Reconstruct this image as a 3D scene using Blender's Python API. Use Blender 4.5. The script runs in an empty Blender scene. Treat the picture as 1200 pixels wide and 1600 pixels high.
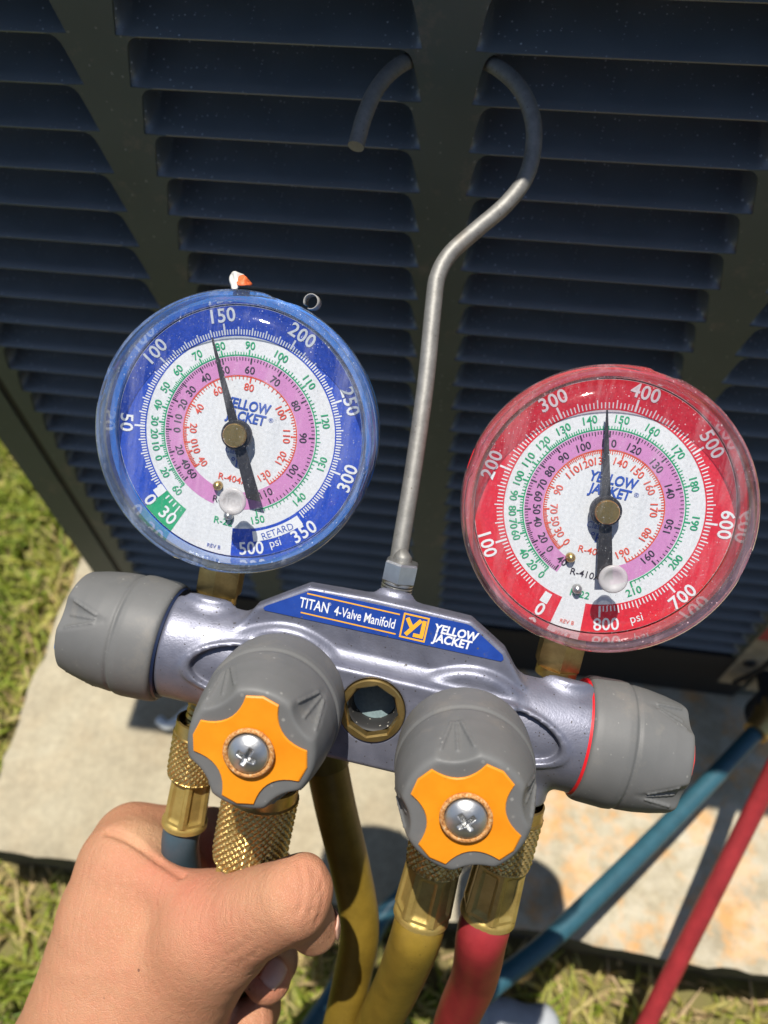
import bpy, math, random
import numpy as np
from mathutils import Vector, Matrix

random.seed(7); rng = np.random.default_rng(7)
scene = bpy.context.scene
R_ = math.radians

# ------------------------------------------------------------------ camera
# Phone camera about 0.73 m above the grass, looking steeply down at the louvred panel (plane y = 0).
FPX = 1200.0                                   # focal length in photo pixels (1200 x 1600)
CAM = np.array([0.0, -0.278, 0.728])
def nrm(v):
    v = np.asarray(v, float); return v / np.linalg.norm(v)
_d = nrm([36, 798, FPX]); _l = np.array([-11945, -1265, FPX]); _l = nrm(_l - _d * (_l @ _d))
_Z = -_d; _X = -_l; _Y = np.cross(_Z, _X)
RC = np.array([_X, _Y, _Z])                    # camera axes (right, down, forward) -> world
cam_data = bpy.data.cameras.new("camera")
cam = bpy.data.objects.new("camera", cam_data); scene.collection.objects.link(cam)
m = Matrix.Identity(4)
for i in range(3):
    m[i][0] = RC[i, 0]; m[i][1] = -RC[i, 1]; m[i][2] = -RC[i, 2]; m[i][3] = CAM[i]
cam.matrix_world = m
cam_data.sensor_width = 36; cam_data.lens = 27.0
cam_data.clip_start = 0.01; cam_data.clip_end = 500
cam_data.dof.use_dof = True; cam_data.dof.focus_distance = 0.217; cam_data.dof.aperture_fstop = 12
scene.camera = cam

# ------------------------------------------------------------------ light
SUN = nrm([-0.06, 0.11, 1.0])
world = bpy.data.worlds.new("World"); scene.world = world; world.use_nodes = True
wn = world.node_tree; bg = wn.nodes["Background"]
sky = wn.nodes.new("ShaderNodeTexSky"); sky.sky_type = 'NISHITA'; sky.sun_disc = False
sky.sun_elevation = math.asin(SUN[2]); sky.sun_rotation = math.atan2(SUN[0], SUN[1])
sky.air_density = 1.0; sky.dust_density = 0.6; sky.ozone_density = 1.5
wn.links.new(sky.outputs[0], bg.inputs[0]); bg.inputs[1].default_value = 0.085
sd = bpy.data.lights.new("sun", 'SUN'); sd.energy = 4.8; sd.angle = R_(0.53); sd.color = (1.0, 0.95, 0.87)
so = bpy.data.objects.new("sun", sd); scene.collection.objects.link(so); so.location = (0, 0, 5)
so.rotation_euler = Vector(-SUN).to_track_quat('-Z', 'Y').to_euler()
scene.view_settings.view_transform = 'Standard'; scene.view_settings.look = 'None'
scene.view_settings.exposure = 0.36; scene.view_settings.gamma = 1.0
scene.view_settings.use_curve_mapping = False
scene.render.engine = 'CYCLES'
scene.cycles.transparent_max_bounces = 24; scene.cycles.max_bounces = 10
scene.cycles.caustics_reflective = False; scene.cycles.caustics_refractive = False

# ------------------------------------------------------------------ helpers
def ray(px, py):
    return RC @ np.array([(px - 600) / FPX, (py - 800) / FPX, 1.0])
def W(px, py, t):                              # a place seen at a photo pixel, t metres deep
    return CAM + ray(px, py) * t
def tag(o, label=None, cat=None, group=None, kind=None):
    if label: o["label"] = label
    if cat: o["category"] = cat
    if group: o["group"] = group
    if kind: o["kind"] = kind
    return o
def empty(name, mat4):
    o = bpy.data.objects.new(name, None); scene.collection.objects.link(o)
    o.matrix_world = mat4; o.empty_display_size = 0.01; return o
def mk(name, verts, faces, mat, parent=None, smooth=True, auto=None):
    me = bpy.data.meshes.new(name)
    if isinstance(verts, np.ndarray): verts = verts.tolist()
    if isinstance(faces, np.ndarray): faces = faces.tolist()
    me.from_pydata(verts, [], faces); me.update()
    if smooth:
        me.polygons.foreach_set("use_smooth", [True] * len(me.polygons))
        if auto: me.set_sharp_from_angle(angle=R_(auto))
    for x in (mat if isinstance(mat, (list, tuple)) else [mat]): me.materials.append(x)
    o = bpy.data.objects.new(name, me); scene.collection.objects.link(o)
    if parent: o.parent = parent
    return o
def attr(o, name, vals):
    a = o.data.attributes.new(name, 'FLOAT', 'POINT'); a.data.foreach_set("value", np.asarray(vals, np.float32))
class MB:
    def __init__(s): s.v = []; s.f = []; s.n = 0
    def add(s, v, f):
        v = np.asarray(v, float); s.v.append(v); s.f += [tuple(i + s.n for i in q) for q in f]; s.n += len(v)
        return s
    def box(s, a, b, M=None):
        a = np.array(a); b = np.array(b)
        v = np.array([[(a, b)[(i >> k) & 1][k] for k in range(3)] for i in range(8)])
        if M is not None: v = v @ np.array(M).T
        return s.add(v, [(0, 2, 3, 1), (4, 5, 7, 6), (0, 1, 5, 4), (2, 6, 7, 3), (0, 4, 6, 2), (1, 3, 7, 5)])
    def obj(s, name, mat, parent=None, smooth=False, auto=None):
        return mk(name, np.vstack(s.v), s.f, mat, parent, smooth, auto)
def lathe(prof, n=64, rfun=None, axis=2, close=False, cap0=True, cap1=True):
    """prof: list of (r, h). Returns verts, faces round an axis (0 x, 1 y, 2 z)."""
    prof = np.array(prof, float); th = np.arange(n) * 2 * math.pi / n
    V = []
    for r, h in prof:
        rr = np.full(n, r) if rfun is None else rfun(th, h, r)
        a = rr * np.cos(th); b = rr * np.sin(th); c = np.full(n, h)
        V.append(np.stack({2: (a, b, c), 1: (b, c, a), 0: (c, a, b)}[axis], 1))
    k = len(prof); F = []
    for i in range(k - 1 + (1 if close else 0)):
        j2 = (i + 1) % k
        for j in range(n):
            F.append((i * n + j, i * n + (j + 1) % n, j2 * n + (j + 1) % n, j2 * n + j))
    if not close:
        if cap0: F.append(tuple(range(n))[::-1])
        if cap1: F.append(tuple((k - 1) * n + j for j in range(n)))
    return np.vstack(V), F
def catmull(P, m=10):
    P = np.asarray(P, float); Q = np.vstack([2 * P[0] - P[1], P, 2 * P[-1] - P[-2]]); out = []
    for i in range(1, len(Q) - 2):
        for t in np.arange(m) / m:
            a, b, c, d = Q[i - 1:i + 3]
            out.append(.5 * (2 * b + (c - a) * t + (2 * a - 5 * b + 4 * c - d) * t * t + (3 * b - a - 3 * c + d) * t ** 3))
    out.append(P[-1]); return np.array(out)
def tube(P, rad, n=20, caps=True):
    P = np.asarray(P, float); k = len(P); rad = np.full(k, rad) if np.isscalar(rad) else np.asarray(rad)
    T = np.gradient(P, axis=0); T /= np.linalg.norm(T, axis=1)[:, None]
    N = np.cross(T[0], [0.3, .5, .81]); N /= np.linalg.norm(N); V = []
    th = np.arange(n) * 2 * math.pi / n
    for i in range(k):
        N = N - T[i] * (N @ T[i]); N /= np.linalg.norm(N); B = np.cross(T[i], N)
        V.append(P[i] + rad[i] * (np.cos(th)[:, None] * N + np.sin(th)[:, None] * B))
    F = [(i * n + j, i * n + (j + 1) % n, (i + 1) * n + (j + 1) % n, (i + 1) * n + j) for i in range(k - 1) for j in range(n)]
    if caps: F += [tuple(range(n))[::-1], tuple((k - 1) * n + j for j in range(n))]
    return np.vstack(V), F
def prism(poly, z0, z1):
    n = len(poly); V = [(x, y, z0) for x, y in poly] + [(x, y, z1) for x, y in poly]
    F = [tuple(range(n))[::-1], tuple(range(n, 2 * n))] + [(i, (i + 1) % n, n + (i + 1) % n, n + i) for i in range(n)]
    return V, F

# signed-distance shapes turned into smooth meshes by surface nets
def snets(fn, lo, hi, h, axes=None):
    lo = np.array(lo, float); n = np.ceil((np.array(hi) - lo) / h).astype(int) + 1
    ax = [lo[i] + h * np.arange(n[i]) for i in range(3)]
    if axes is not None: ax = axes; n = np.array([len(q) for q in ax])
    X, Y, Z = np.meshgrid(*ax, indexing='ij', sparse=False)
    F = fn(X, Y, Z).astype(np.float32); del X, Y, Z
    S = F < 0
    sl = [slice(None, -1), slice(1, None)]
    cnt = np.zeros(n - 1, np.int8)
    for a in (0, 1):
        for b in (0, 1):
            for c in (0, 1): cnt += S[sl[a], sl[b], sl[c]]
    I, J, K = np.nonzero((cnt > 0) & (cnt < 8)); N = len(I)
    idx = -np.ones(n - 1, np.int64); idx[I, J, K] = np.arange(N)
    acc = np.zeros((N, 3)); num = np.zeros(N)
    for axn in range(3):
        o1, o2 = [q for q in range(3) if q != axn]
        for p in (0, 1):
            for q in (0, 1):
                A = [0, 0, 0]; A[o1] = p; A[o2] = q; Bq = list(A); Bq[axn] = 1
                fa = F[I + A[0], J + A[1], K + A[2]]; fb = F[I + Bq[0], J + Bq[1], K + Bq[2]]
                msk = (fa < 0) != (fb < 0); t = np.where(msk, fa / np.where(fa == fb, 1, fa - fb), 0)
                pos = np.tile(np.array(A, float), (N, 1)); pos[:, axn] = t
                acc[msk] += pos[msk]; num[msk] += 1
    G = np.stack([I, J, K], 1) + acc / num[:, None]
    V = np.stack([np.interp(G[:, q], np.arange(n[q]), ax[q]) for q in range(3)], 1); faces = []
    for axn in range(3):
        o1, o2 = [(1, 2), (2, 0), (0, 1)][axn]
        s0 = [slice(None)] * 3; s1 = [slice(None)] * 3; s0[axn] = slice(None, -1); s1[axn] = slice(1, None)
        A = S[tuple(s0)]; Bq = S[tuple(s1)]
        E = np.stack(np.nonzero(A != Bq), 1)
        E = E[(E[:, o1] > 0) & (E[:, o2] > 0) & (E[:, o1] < n[o1] - 1) & (E[:, o2] < n[o2] - 1)]
        fl = A[E[:, 0], E[:, 1], E[:, 2]]
        def at(d1, d2):
            e = E.copy(); e[:, o1] -= d1; e[:, o2] -= d2; return idx[e[:, 0], e[:, 1], e[:, 2]]
        q = np.stack([at(1, 1), at(0, 1), at(0, 0), at(1, 0)], 1)
        q[~fl] = q[~fl][:, ::-1]; faces.append(q)
    return V, np.vstack(faces)
def smin(a, b, k):
    h = np.clip(.5 + .5 * (b - a) / k, 0, 1); return b + (a - b) * h - k * h * (1 - h)
def smax(a, b, k): return -smin(-a, -b, k)
def capsule(P, a, b, ra, rb):
    """round cone approximated: distance to segment minus interpolated radius"""
    a = np.asarray(a, float); b = np.asarray(b, float); ba = b - a; L2 = ba @ ba
    t = np.clip(((P[0] - a[0]) * ba[0] + (P[1] - a[1]) * ba[1] + (P[2] - a[2]) * ba[2]) / L2, 0, 1)
    dx = P[0] - a[0] - t * ba[0]; dy = P[1] - a[1] - t * ba[1]; dz = P[2] - a[2] - t * ba[2]
    return np.sqrt(dx * dx + dy * dy + dz * dz) - (ra + (rb - ra) * t)
def rbox(X, Y, Z, c, hf, r):
    qx = np.abs(X - c[0]) - hf[0] + r; qy = np.abs(Y - c[1]) - hf[1] + r; qz = np.abs(Z - c[2]) - hf[2] + r
    return np.sqrt(np.maximum(qx, 0) ** 2 + np.maximum(qy, 0) ** 2 + np.maximum(qz, 0) ** 2) + np.minimum(np.maximum(qx, np.maximum(qy, qz)), 0) - r
def cyl(rho, h, r, h0, h1, k=.6):
    return smax(rho - r, np.maximum(h0 - h, h - h1), k)
def poly2d(X, Y, pts):
    pts = np.array(pts, float); d = np.full(X.shape, 1e9); s = np.ones(X.shape)
    for i in range(len(pts)):
        a = pts[i]; b = pts[i - 1]; e = b - a; wx = X - a[0]; wy = Y - a[1]
        t = np.clip((wx * e[0] + wy * e[1]) / (e @ e), 0, 1)
        d = np.minimum(d, (wx - e[0] * t) ** 2 + (wy - e[1] * t) ** 2)
        c1 = Y >= a[1]; c2 = Y < b[1]; c3 = e[0] * wy > e[1] * wx
        s = np.where((c1 & c2 & c3) | (~c1 & ~c2 & ~c3), -s, s)
    return s * np.sqrt(d)

# ------------------------------------------------------------------ materials
class NT:
    def __init__(s, name):
        s.m = bpy.data.materials.new(name); s.m.use_nodes = True; s.t = s.m.node_tree; s.b = s.t.nodes["Principled BSDF"]
        s.out = s.t.nodes["Material Output"]
    def n(s, typ, **kw):
        q = s.t.nodes.new(typ)
        for k, v in kw.items():
            if k in q.inputs.keys() if hasattr(q.inputs, 'keys') else False: q.inputs[k].default_value = v
            else: setattr(q, k, v)
        return q
    def L(s, a, b): s.t.links.new(a, b)
    def coord(s, kind='Object'): return s.n("ShaderNodeTexCoord").outputs[kind]
    def noise(s, scale, detail=4, rough=.55, vec=None, out=0):
        q = s.n("ShaderNodeTexNoise"); q.inputs['Scale'].default_value = scale; q.inputs['Detail'].default_value = detail
        q.inputs['Roughness'].default_value = rough
        s.L(vec or s.coord(), q.inputs['Vector']); return q.outputs[out]
    def ramp(s, src, stops, interp='LINEAR'):
        q = s.n("ShaderNodeValToRGB"); q.color_ramp.interpolation = interp; e = q.color_ramp.elements
        while len(e) < len(stops): e.new(.5)
        for x, (p, c) in zip(e, stops):
            x.position = p; x.color = tuple(c) + (1,) if isinstance(c, tuple) else (c, c, c, 1)
        s.L(src, q.inputs[0]); return q.outputs[0]
    def mix(s, f, a, b, blend='MIX'):
        q = s.n("ShaderNodeMix"); q.data_type = 'RGBA'; q.blend_type = blend
        for sock, val in ((q.inputs[0], f), (q.inputs[6], a), (q.inputs[7], b)):
            if isinstance(val, (int, float)): sock.default_value = val
            elif isinstance(val, tuple): sock.default_value = val + (1,) if len(val) == 3 else val
            else: s.L(val, sock)
        return q.outputs[2]
    def math(s, op, a, b=0.0):
        q = s.n("ShaderNodeMath"); q.operation = op
        for sock, val in ((q.inputs[0], a), (q.inputs[1], b)):
            if isinstance(val, (int, float)): sock.default_value = val
            else: s.L(val, sock)
        return q.outputs[0]
    def bump(s, h, strength=.3, dist=.001):
        q = s.n("ShaderNodeBump"); q.inputs['Strength'].default_value = strength; q.inputs['Distance'].default_value = dist
        s.L(h, q.inputs['Height']); s.L(q.outputs[0], s.b.inputs['Normal']); return q
    def set(s, **kw):
        for k, v in kw.items():
            k = k.replace('_', ' ')
            if k == 'Subsurface Radius': s.b.inputs[k].default_value = v; continue
            if isinstance(v, (int, float)): s.b.inputs[k].default_value = v
            elif isinstance(v, tuple): s.b.inputs[k].default_value = v + (1,) if len(v) == 3 else v
            else: s.L(v, s.b.inputs[k])
        return s
def specks(t, scale, size, vec=None):
    """small scattered spots, 1 inside a spot"""
    q = t.n("ShaderNodeTexVoronoi"); q.inputs['Scale'].default_value = scale; q.inputs['Randomness'].default_value = 1
    t.L(vec or t.coord(), q.inputs['Vector'])
    pick = t.n("ShaderNodeSeparateColor"); t.L(q.outputs['Color'], pick.inputs[0])
    lim = t.math('MULTIPLY', pick.outputs[0], size)
    return t.math('LESS_THAN', q.outputs['Distance'], lim), pick.outputs[1]
def mat(name, col, rough=.5, metal=0., bump=None, var=.12, vscale=60, spec=None, **kw):
    t = NT(name)
    f = t.noise(vscale, 5)
    c = t.mix(t.ramp(f, [(.3, 0.), (.7, 1.)]), tuple(x * (1 - var) for x in col), tuple(min(1, x * (1 + var)) for x in col))
    t.set(Base_Color=c, Roughness=rough, Metallic=metal)
    if spec is not None: t.set(Specular_IOR_Level=spec)
    if bump: t.bump(t.noise(bump[0], 4), bump[1], bump[2])
    t.set(**kw); return t.m

def mat_louvre():
    t = NT("louvre_paint")
    base = t.mix(t.ramp(t.noise(25, 6), [(.3, 0.), (.75, 1.)]), (.086, .100, .108), (.118, .134, .142))
    sp, pk = specks(t, 520, .20); sp2, pk2 = specks(t, 190, .11)
    dust = t.math('MULTIPLY', t.math('MAXIMUM', sp, sp2), t.math('MULTIPLY', pk, t.ramp(t.noise(18, 3), [(.32, .15), (.6, 1.)])))
    smear = t.ramp(t.noise(140, 5, .7), [(.55, 0.), (.8, .35)])
    c = t.mix(t.math('MINIMUM', t.math('MULTIPLY', dust, 1.7), .9), base, (.55, .57, .58)); c = t.mix(t.math('MULTIPLY', smear, .3), c, (.20, .22, .23))
    t.set(Base_Color=c, Roughness=t.ramp(t.noise(60, 4), [(.3, .34), (.7, .48)]), Specular_IOR_Level=.9, Coat_Weight=.30, Coat_Roughness=.32); t.bump(t.noise(900, 3), .12, .0003); return t.m
def mat_post():
    t = NT("cabinet_paint")
    base = t.mix(t.ramp(t.noise(22, 6), [(.3, 0.), (.7, 1.)]), (.068, .082, .070), (.088, .103, .089))
    worn = t.ramp(t.noise(42, 7, .72), [(.56, 0.), (.66, 1.)])
    sp, pk = specks(t, 240, .17)
    c = t.mix(t.math('MULTIPLY', worn, .60), base, (.17, .14, .115)); c = t.mix(t.math('MULTIPLY', sp, t.math('MULTIPLY', pk, .5)), c, (.28, .28, .26))
    t.set(Base_Color=c, Roughness=.55); t.bump(t.noise(700, 3), .1, .0003); return t.m
def mat_cast():
    t = NT("cast_aluminium_paint")
    base = t.mix(t.ramp(t.noise(120, 6), [(.3, 0.), (.7, 1.)]), (.16, .166, .212), (.225, .23, .285))
    grime = t.ramp(t.noise(75, 7, .7), [(.50, 0.), (.72, 1.)])
    sp, pk = specks(t, 900, .26); spb, pkb = specks(t, 420, .2); sp = t.math('MAXIMUM', sp, t.math('MULTIPLY', spb, t.math('GREATER_THAN', pkb, .55)))
    dirt = t.math('MULTIPLY', sp, t.math('GREATER_THAN', t.math('MULTIPLY', pk, t.ramp(t.noise(40, 4), [(.3, .55), (.7, 1.2)])), .60))
    c = t.mix(t.math('MULTIPLY', grime, .28), base, (.16, .15, .17)); c = t.mix(t.math('MULTIPLY', dirt, .85), c, (.035, .03, .028))
    t.set(Base_Color=c, Metallic=t.mix(dirt, (.55, .55, .55), (0., 0., 0.)), Roughness=t.ramp(t.noise(200, 4), [(.3, .36), (.7, .52)]))
    t.bump(t.noise(1500, 4), .22, .0003); return t.m
def mat_brass(name, a=(.46, .31, .10), b=(.66, .47, .18), rough=.32, metal=.9):
    t = NT(name)
    f = t.ramp(t.noise(160, 6, .65), [(.3, 0.), (.7, 1.)])
    g = t.ramp(t.noise(90, 6, .7), [(.5, 0.), (.75, 1.)])
    c = t.mix(t.math('MULTIPLY', g, .45), t.mix(f, a, b), (.14, .085, .03))
    t.set(Base_Color=c, Metallic=metal, Roughness=t.ramp(g, [(0., rough), (1., rough + .25)])); t.bump(t.noise(1200, 3), .15, .0002); return t.m
def mat_rubber():
    t = NT("grey_rubber")
    base = t.mix(t.ramp(t.noise(55, 6), [(.3, 0.), (.7, 1.)]), (.118, .119, .116), (.148, .147, .142))
    grub = t.ramp(t.noise(85, 7, .7), [(.56, 0.), (.74, 1.)]); sp, pk = specks(t, 340, .16)
    c = t.mix(t.math('MULTIPLY', grub, .45), base, (.22, .20, .17)); c = t.mix(t.math('MULTIPLY', sp, t.math('MULTIPLY', pk, .5)), c, (.36, .35, .32))
    t.set(Base_Color=c, Roughness=.56, Specular_IOR_Level=.42); t.bump(t.noise(1800, 3), .12, .0002); return t.m
def mat_orange():
    t = NT("orange_plastic")
    base = t.mix(t.ramp(t.noise(120, 5), [(.3, 0.), (.7, 1.)]), (.74, .235, .004), (.82, .29, .008))
    grub = t.ramp(t.noise(420, 6, .7), [(.60, 0.), (.78, 1.)])
    t.set(Base_Color=t.mix(t.math('MULTIPLY', grub, .55), base, (.30, .11, .02)), Roughness=.5); t.bump(t.noise(900, 3), .1, .0002); return t.m
def mat_rust():
    t = NT("rusty_washer")
    t.set(Base_Color=t.ramp(t.noise(1500, 5, .7), [(.35, (.20, .07, .02)), (.5, (.55, .24, .06)), (.65, (.62, .45, .25))]), Roughness=.8)
    t.bump(t.noise(2500, 3), .4, .0003); return t.m
def mat_concrete():
    t = NT("weathered_concrete")
    a = t.ramp(t.noise(14, 8, .62), [(.3, (.29, .245, .165)), (.5, (.385, .335, .232)), (.72, (.44, .395, .285))])
    fine = t.ramp(t.noise(160, 6, .7), [(.3, .80), (.7, 1.08)])
    c = t.mix(1., a, fine, 'MULTIPLY')
    sep = t.n("ShaderNodeSeparateXYZ"); t.L(t.coord(), sep.inputs[0])
    side = t.ramp(t.math('ADD', t.math('MULTIPLY', sep.outputs[0], 3.0), .42), [(.35, .05), (.62, 1.)])
    rust = t.math('MULTIPLY', t.ramp(t.noise(33, 7, .66), [(.47, 0.), (.60, 1.)]), side)
    c = t.mix(t.math('MULTIPLY', rust, .75), c, (.58, .30, .10))
    pale = t.math('MULTIPLY', t.ramp(t.noise(45, 6, .6), [(.42, 0.), (.6, 1.)]), side)
    c = t.mix(t.math('MULTIPLY', pale, .35), c, (.62, .57, .46))
    grit, pk = specks(t, 520, .34)
    c = t.mix(t.math('MULTIPLY', grit, t.math('MULTIPLY', pk, .5)), c, (.16, .14, .11))
    t.set(Base_Color=c, Roughness=.9, Specular_IOR_Level=.25); t.bump(t.noise(260, 6, .7), .35, .001); return t.m
def mat_soil():
    t = NT("lawn_soil")
    n1 = t.noise(9, 8, .65)
    t.set(Base_Color=t.ramp(n1, [(.3, (.09, .075, .03)), (.5, (.17, .14, .06)), (.7, (.16, .17, .045))]), Roughness=.95, Specular_IOR_Level=.1)
    t.bump(t.noise(120, 6, .7), .6, .004); return t.m
def mat_grass():
    t = NT("grass_blade"); a = t.n("ShaderNodeAttribute"); a.attribute_name = "tone"
    c = t.ramp(a.outputs['Fac'], [(0., (.11, .18, .018)), (.35, (.25, .31, .035)), (.6, (.40, .38, .08)), (.8, (.58, .45, .20)), (1., (.52, .37, .20))])
    t.set(Base_Color=c, Roughness=.55, Specular_IOR_Level=.3)
    tr = t.n("ShaderNodeBsdfTranslucent"); t.L(c, tr.inputs[0]); mx = t.n("ShaderNodeMixShader"); mx.inputs[0].default_value = .3
    t.L(t.b.outputs[0], mx.inputs[1]); t.L(tr.outputs[0], mx.inputs[2]); t.L(mx.outputs[0], t.out.inputs[0]); return t.m
def mat_hose(name, col, var=.18):
    t = NT(name)
    f = t.ramp(t.noise(70, 6, .65), [(.3, 0.), (.72, 1.)]); sp, pk = specks(t, 500, .2)
    c = t.mix(f, tuple(x * (1 - var) for x in col), tuple(x * (1 + var) for x in col))
    c = t.mix(t.math('MULTIPLY', sp, t.math('MULTIPLY', pk, .5)), c, tuple(x * .35 for x in col))
    t.set(Base_Color=c, Roughness=.46, Specular_IOR_Level=.4); t.bump(t.noise(600, 4), .15, .0003); return t.m
def mat_clear(name, tint, gloss=.06, dust=.25, base=.05, mul=1.0, milk=0., mcol=(.75, .75, .78)):
    """thin clear plastic: straight-through with a fresnel reflection, dust specks lying on it"""
    t = NT(name)
    tr = t.n("ShaderNodeBsdfTransparent"); tr.inputs[0].default_value = tint + (1,)
    gl = t.n("ShaderNodeBsdfGlossy"); gl.inputs['Roughness'].default_value = gloss; gl.inputs[0].default_value = (1, 1, 1, 1)
    fr = t.n("ShaderNodeFresnel"); geo = t.n("ShaderNodeNewGeometry"); t.L(t.math('SUBTRACT', 1.5, t.math('MULTIPLY', geo.outputs['Backfacing'], 1.5 - 1 / 1.5)), fr.inputs[0])
    m1 = t.n("ShaderNodeMixShader"); t.L(t.math('ADD', t.math('MULTIPLY', fr.outputs[0], mul), base), m1.inputs[0])
    t.L(tr.outputs[0], m1.inputs[1]); t.L(gl.outputs[0], m1.inputs[2])
    df = t.n("ShaderNodeBsdfDiffuse"); df.inputs[0].default_value = mcol + (1,)
    s1, p1 = specks(t, 650, .16); s2, p2 = specks(t, 1500, .2)
    den = t.ramp(t.noise(28, 4), [(.35, .1), (.7, 1.)])
    mpw = t.n('ShaderNodeMapping'); mpw.inputs['Rotation'].default_value = (0, 0, .7); mpw.inputs['Scale'].default_value = (1, .16, 1); t.L(t.coord(), mpw.inputs[0])
    haze = t.math('ADD', t.math('MULTIPLY', t.ramp(t.noise(900, 4, .7), [(.45, 0.), (.8, 1.)]), .14), t.math('MULTIPLY', t.ramp(t.noise(170, 5, .7, mpw.outputs[0]), [(.5, 0.), (.78, 1.)]), .8))
    k = t.math('MULTIPLY', t.math('ADD', t.math('MULTIPLY', t.math('MAXIMUM', s1, s2), t.math('MULTIPLY', den, 2.2)), haze), dust)
    m2 = t.n("ShaderNodeMixShader"); t.L(t.math('MINIMUM', t.math('ADD', k, milk), .8), m2.inputs[0]); t.L(m1.outputs[0], m2.inputs[1]); t.L(df.outputs[0], m2.inputs[2])
    bp = t.n("ShaderNodeBump"); bp.inputs['Strength'].default_value = .08; bp.inputs['Distance'].default_value = .0004
    t.L(t.noise(500, 4), bp.inputs['Height']); t.L(bp.outputs[0], gl.inputs['Normal'])
    t.L(m2.outputs[0], t.out.inputs[0]); return t.m
def mat_dial(name, col, amt=.10):
    t = NT(name)
    f = t.ramp(t.noise(1100, 5, .75), [(.32, 0.), (.68, 1.)])
    t.set(Base_Color=t.mix(f, tuple(x * (1 - amt) for x in col), tuple(min(.95, x * (1 + amt)) for x in col)), Roughness=.5); return t.m
def mat_skin():
    t = NT("sunlit_skin")
    base = t.mix(t.ramp(t.noise(30, 6), [(.3, 0.), (.7, 1.)]), (.45, .215, .115), (.54, .28, .158))
    mott = t.ramp(t.noise(260, 6, .7), [(.35, 0.), (.7, 1.)])
    mott2 = t.ramp(t.noise(75, 5, .65), [(.45, 0.), (.7, 1.)])
    c = t.mix(t.math('MULTIPLY', mott, .30), base, (.56, .20, .12)); c = t.mix(t.math('MULTIPLY', mott2, .16), c, (.54, .17, .11))
    r = t.n("ShaderNodeAttribute"); r.attribute_name = "flush"; p = t.n("ShaderNodeAttribute"); p.attribute_name = "pale"
    c = t.mix(r.outputs['Fac'], c, (.58, .13, .095)); c = t.mix(p.outputs['Fac'], c, (.62, .39, .22))
    sp, pk = specks(t, 130, .07); c = t.mix(t.math('MULTIPLY', sp, t.math('GREATER_THAN', pk, .8)), c, (.22, .10, .06))
    vor = t.n("ShaderNodeTexVoronoi"); vor.feature = 'DISTANCE_TO_EDGE'; vor.inputs['Scale'].default_value = 2100
    mp = t.n("ShaderNodeMapping"); mp.inputs['Rotation'].default_value = (.3, .2, .6); mp.inputs['Scale'].default_value = (1, .6, 1)
    t.L(t.coord(), mp.inputs[0]); t.L(mp.outputs[0], vor.inputs['Vector'])
    mp2 = t.n('ShaderNodeMapping'); mp2.inputs['Rotation'].default_value = (0, .4, 1.0); mp2.inputs['Scale'].default_value = (1, .22, 1); t.L(t.coord(), mp2.inputs[0]); wr_ = t.ramp(t.noise(520, 4, .6, mp2.outputs[0]), [(.38, 0.), (.55, 1.)])
    hgt = t.math('ADD', t.math('MULTIPLY', t.ramp(vor.outputs['Distance'], [(0., 0.), (.18, 1.)]), .6), t.math('ADD', t.math('MULTIPLY', t.noise(420, 5, .65), 1.1), t.math('MULTIPLY', wr_, .55)))
    t.set(Base_Color=c, Roughness=.54, Specular_IOR_Level=.38, Subsurface_Weight=.18, Subsurface_Radius=(.5, .2, .1), Subsurface_Scale=.004)
    t.bump(t.math('ADD', hgt, t.math('MULTIPLY', t.noise(70, 4, .6), 1.6)), .5, .0006); return t.m

M_LOUV, M_POST, M_CAST, M_RUB, M_ORG = mat_louvre(), mat_post(), mat_cast(), mat_rubber(), mat_orange()
M_BRASS = mat_brass("brass"); M_BRASSD = mat_brass("dull_brass", (.36, .25, .09), (.52, .38, .15), .38)
M_BRASSY = mat_brass("yellow_brass_ferrule", (.40, .28, .07), (.52, .38, .12), .46, .6)
M_RUST = mat_rust(); M_CONC = mat_concrete(); M_SOIL = mat_soil(); M_GRASS = mat_grass(); M_SKIN = mat_skin()
M_STEEL = mat("zinc_steel", (.50, .50, .49), .38, .9, (900, .2, .0003), .18, 150)
M_ROD = None
def mat_rod():
    t = NT("worn_steel_rod")
    mp = t.n("ShaderNodeMapping"); mp.inputs['Scale'].default_value = (1, 1, .25); t.L(t.coord(), mp.inputs[0])
    f = t.ramp(t.noise(260, 6, .7, mp.outputs[0]), [(.3, 0.), (.7, 1.)]); g = t.ramp(t.noise(60, 5, .7), [(.52, 0.), (.7, 1.)])
    c = t.mix(f, (.19, .185, .172), (.29, .283, .262)); c = t.mix(t.math('MULTIPLY', g, .5), c, (.17, .14, .11))
    sp, pk = specks(t, 700, .22); c = t.mix(t.math('MULTIPLY', sp, t.math('MULTIPLY', pk, .7)), c, (.09, .07, .05))
    t.set(Base_Color=c, Metallic=.5, Roughness=.56); t.bump(t.noise(700, 5), .25, .0003); return t.m
M_ROD = mat_rod()
M_BLACK = mat("matte_black", (.012, .012, .013), .6)
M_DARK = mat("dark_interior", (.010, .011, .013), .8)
M_NEEDLE = mat("needle_black", (.022, .022, .026), .55)
M_BLUEPL = mat("blue_plastic", (.025, .28, .85), .35); M_REDPL = mat("red_plastic", (.62, .012, .02), .4)
M_NAVY = mat("navy_plastic", (.01, .018, .05), .4)
M_TEAL = mat("sight_glass_paper", (.22, .30, .31), .5, 0, None, .15, 900)
M_WHITE = mat_dial("dial_white", (.72, .73, .74), .13); M_DBLUE = mat_dial("dial_blue", (.018, .07, .46), .22)
M_DRED = mat_dial("dial_red", (.68, .024, .044), .16); M_PINK = mat_dial("dial_pink", (.60, .25, .50), .08)
M_TGRN = mat_dial("print_green", (.02, .36, .16), .1); M_TRED = mat_dial("print_red", (.72, .09, .05), .1)
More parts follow.
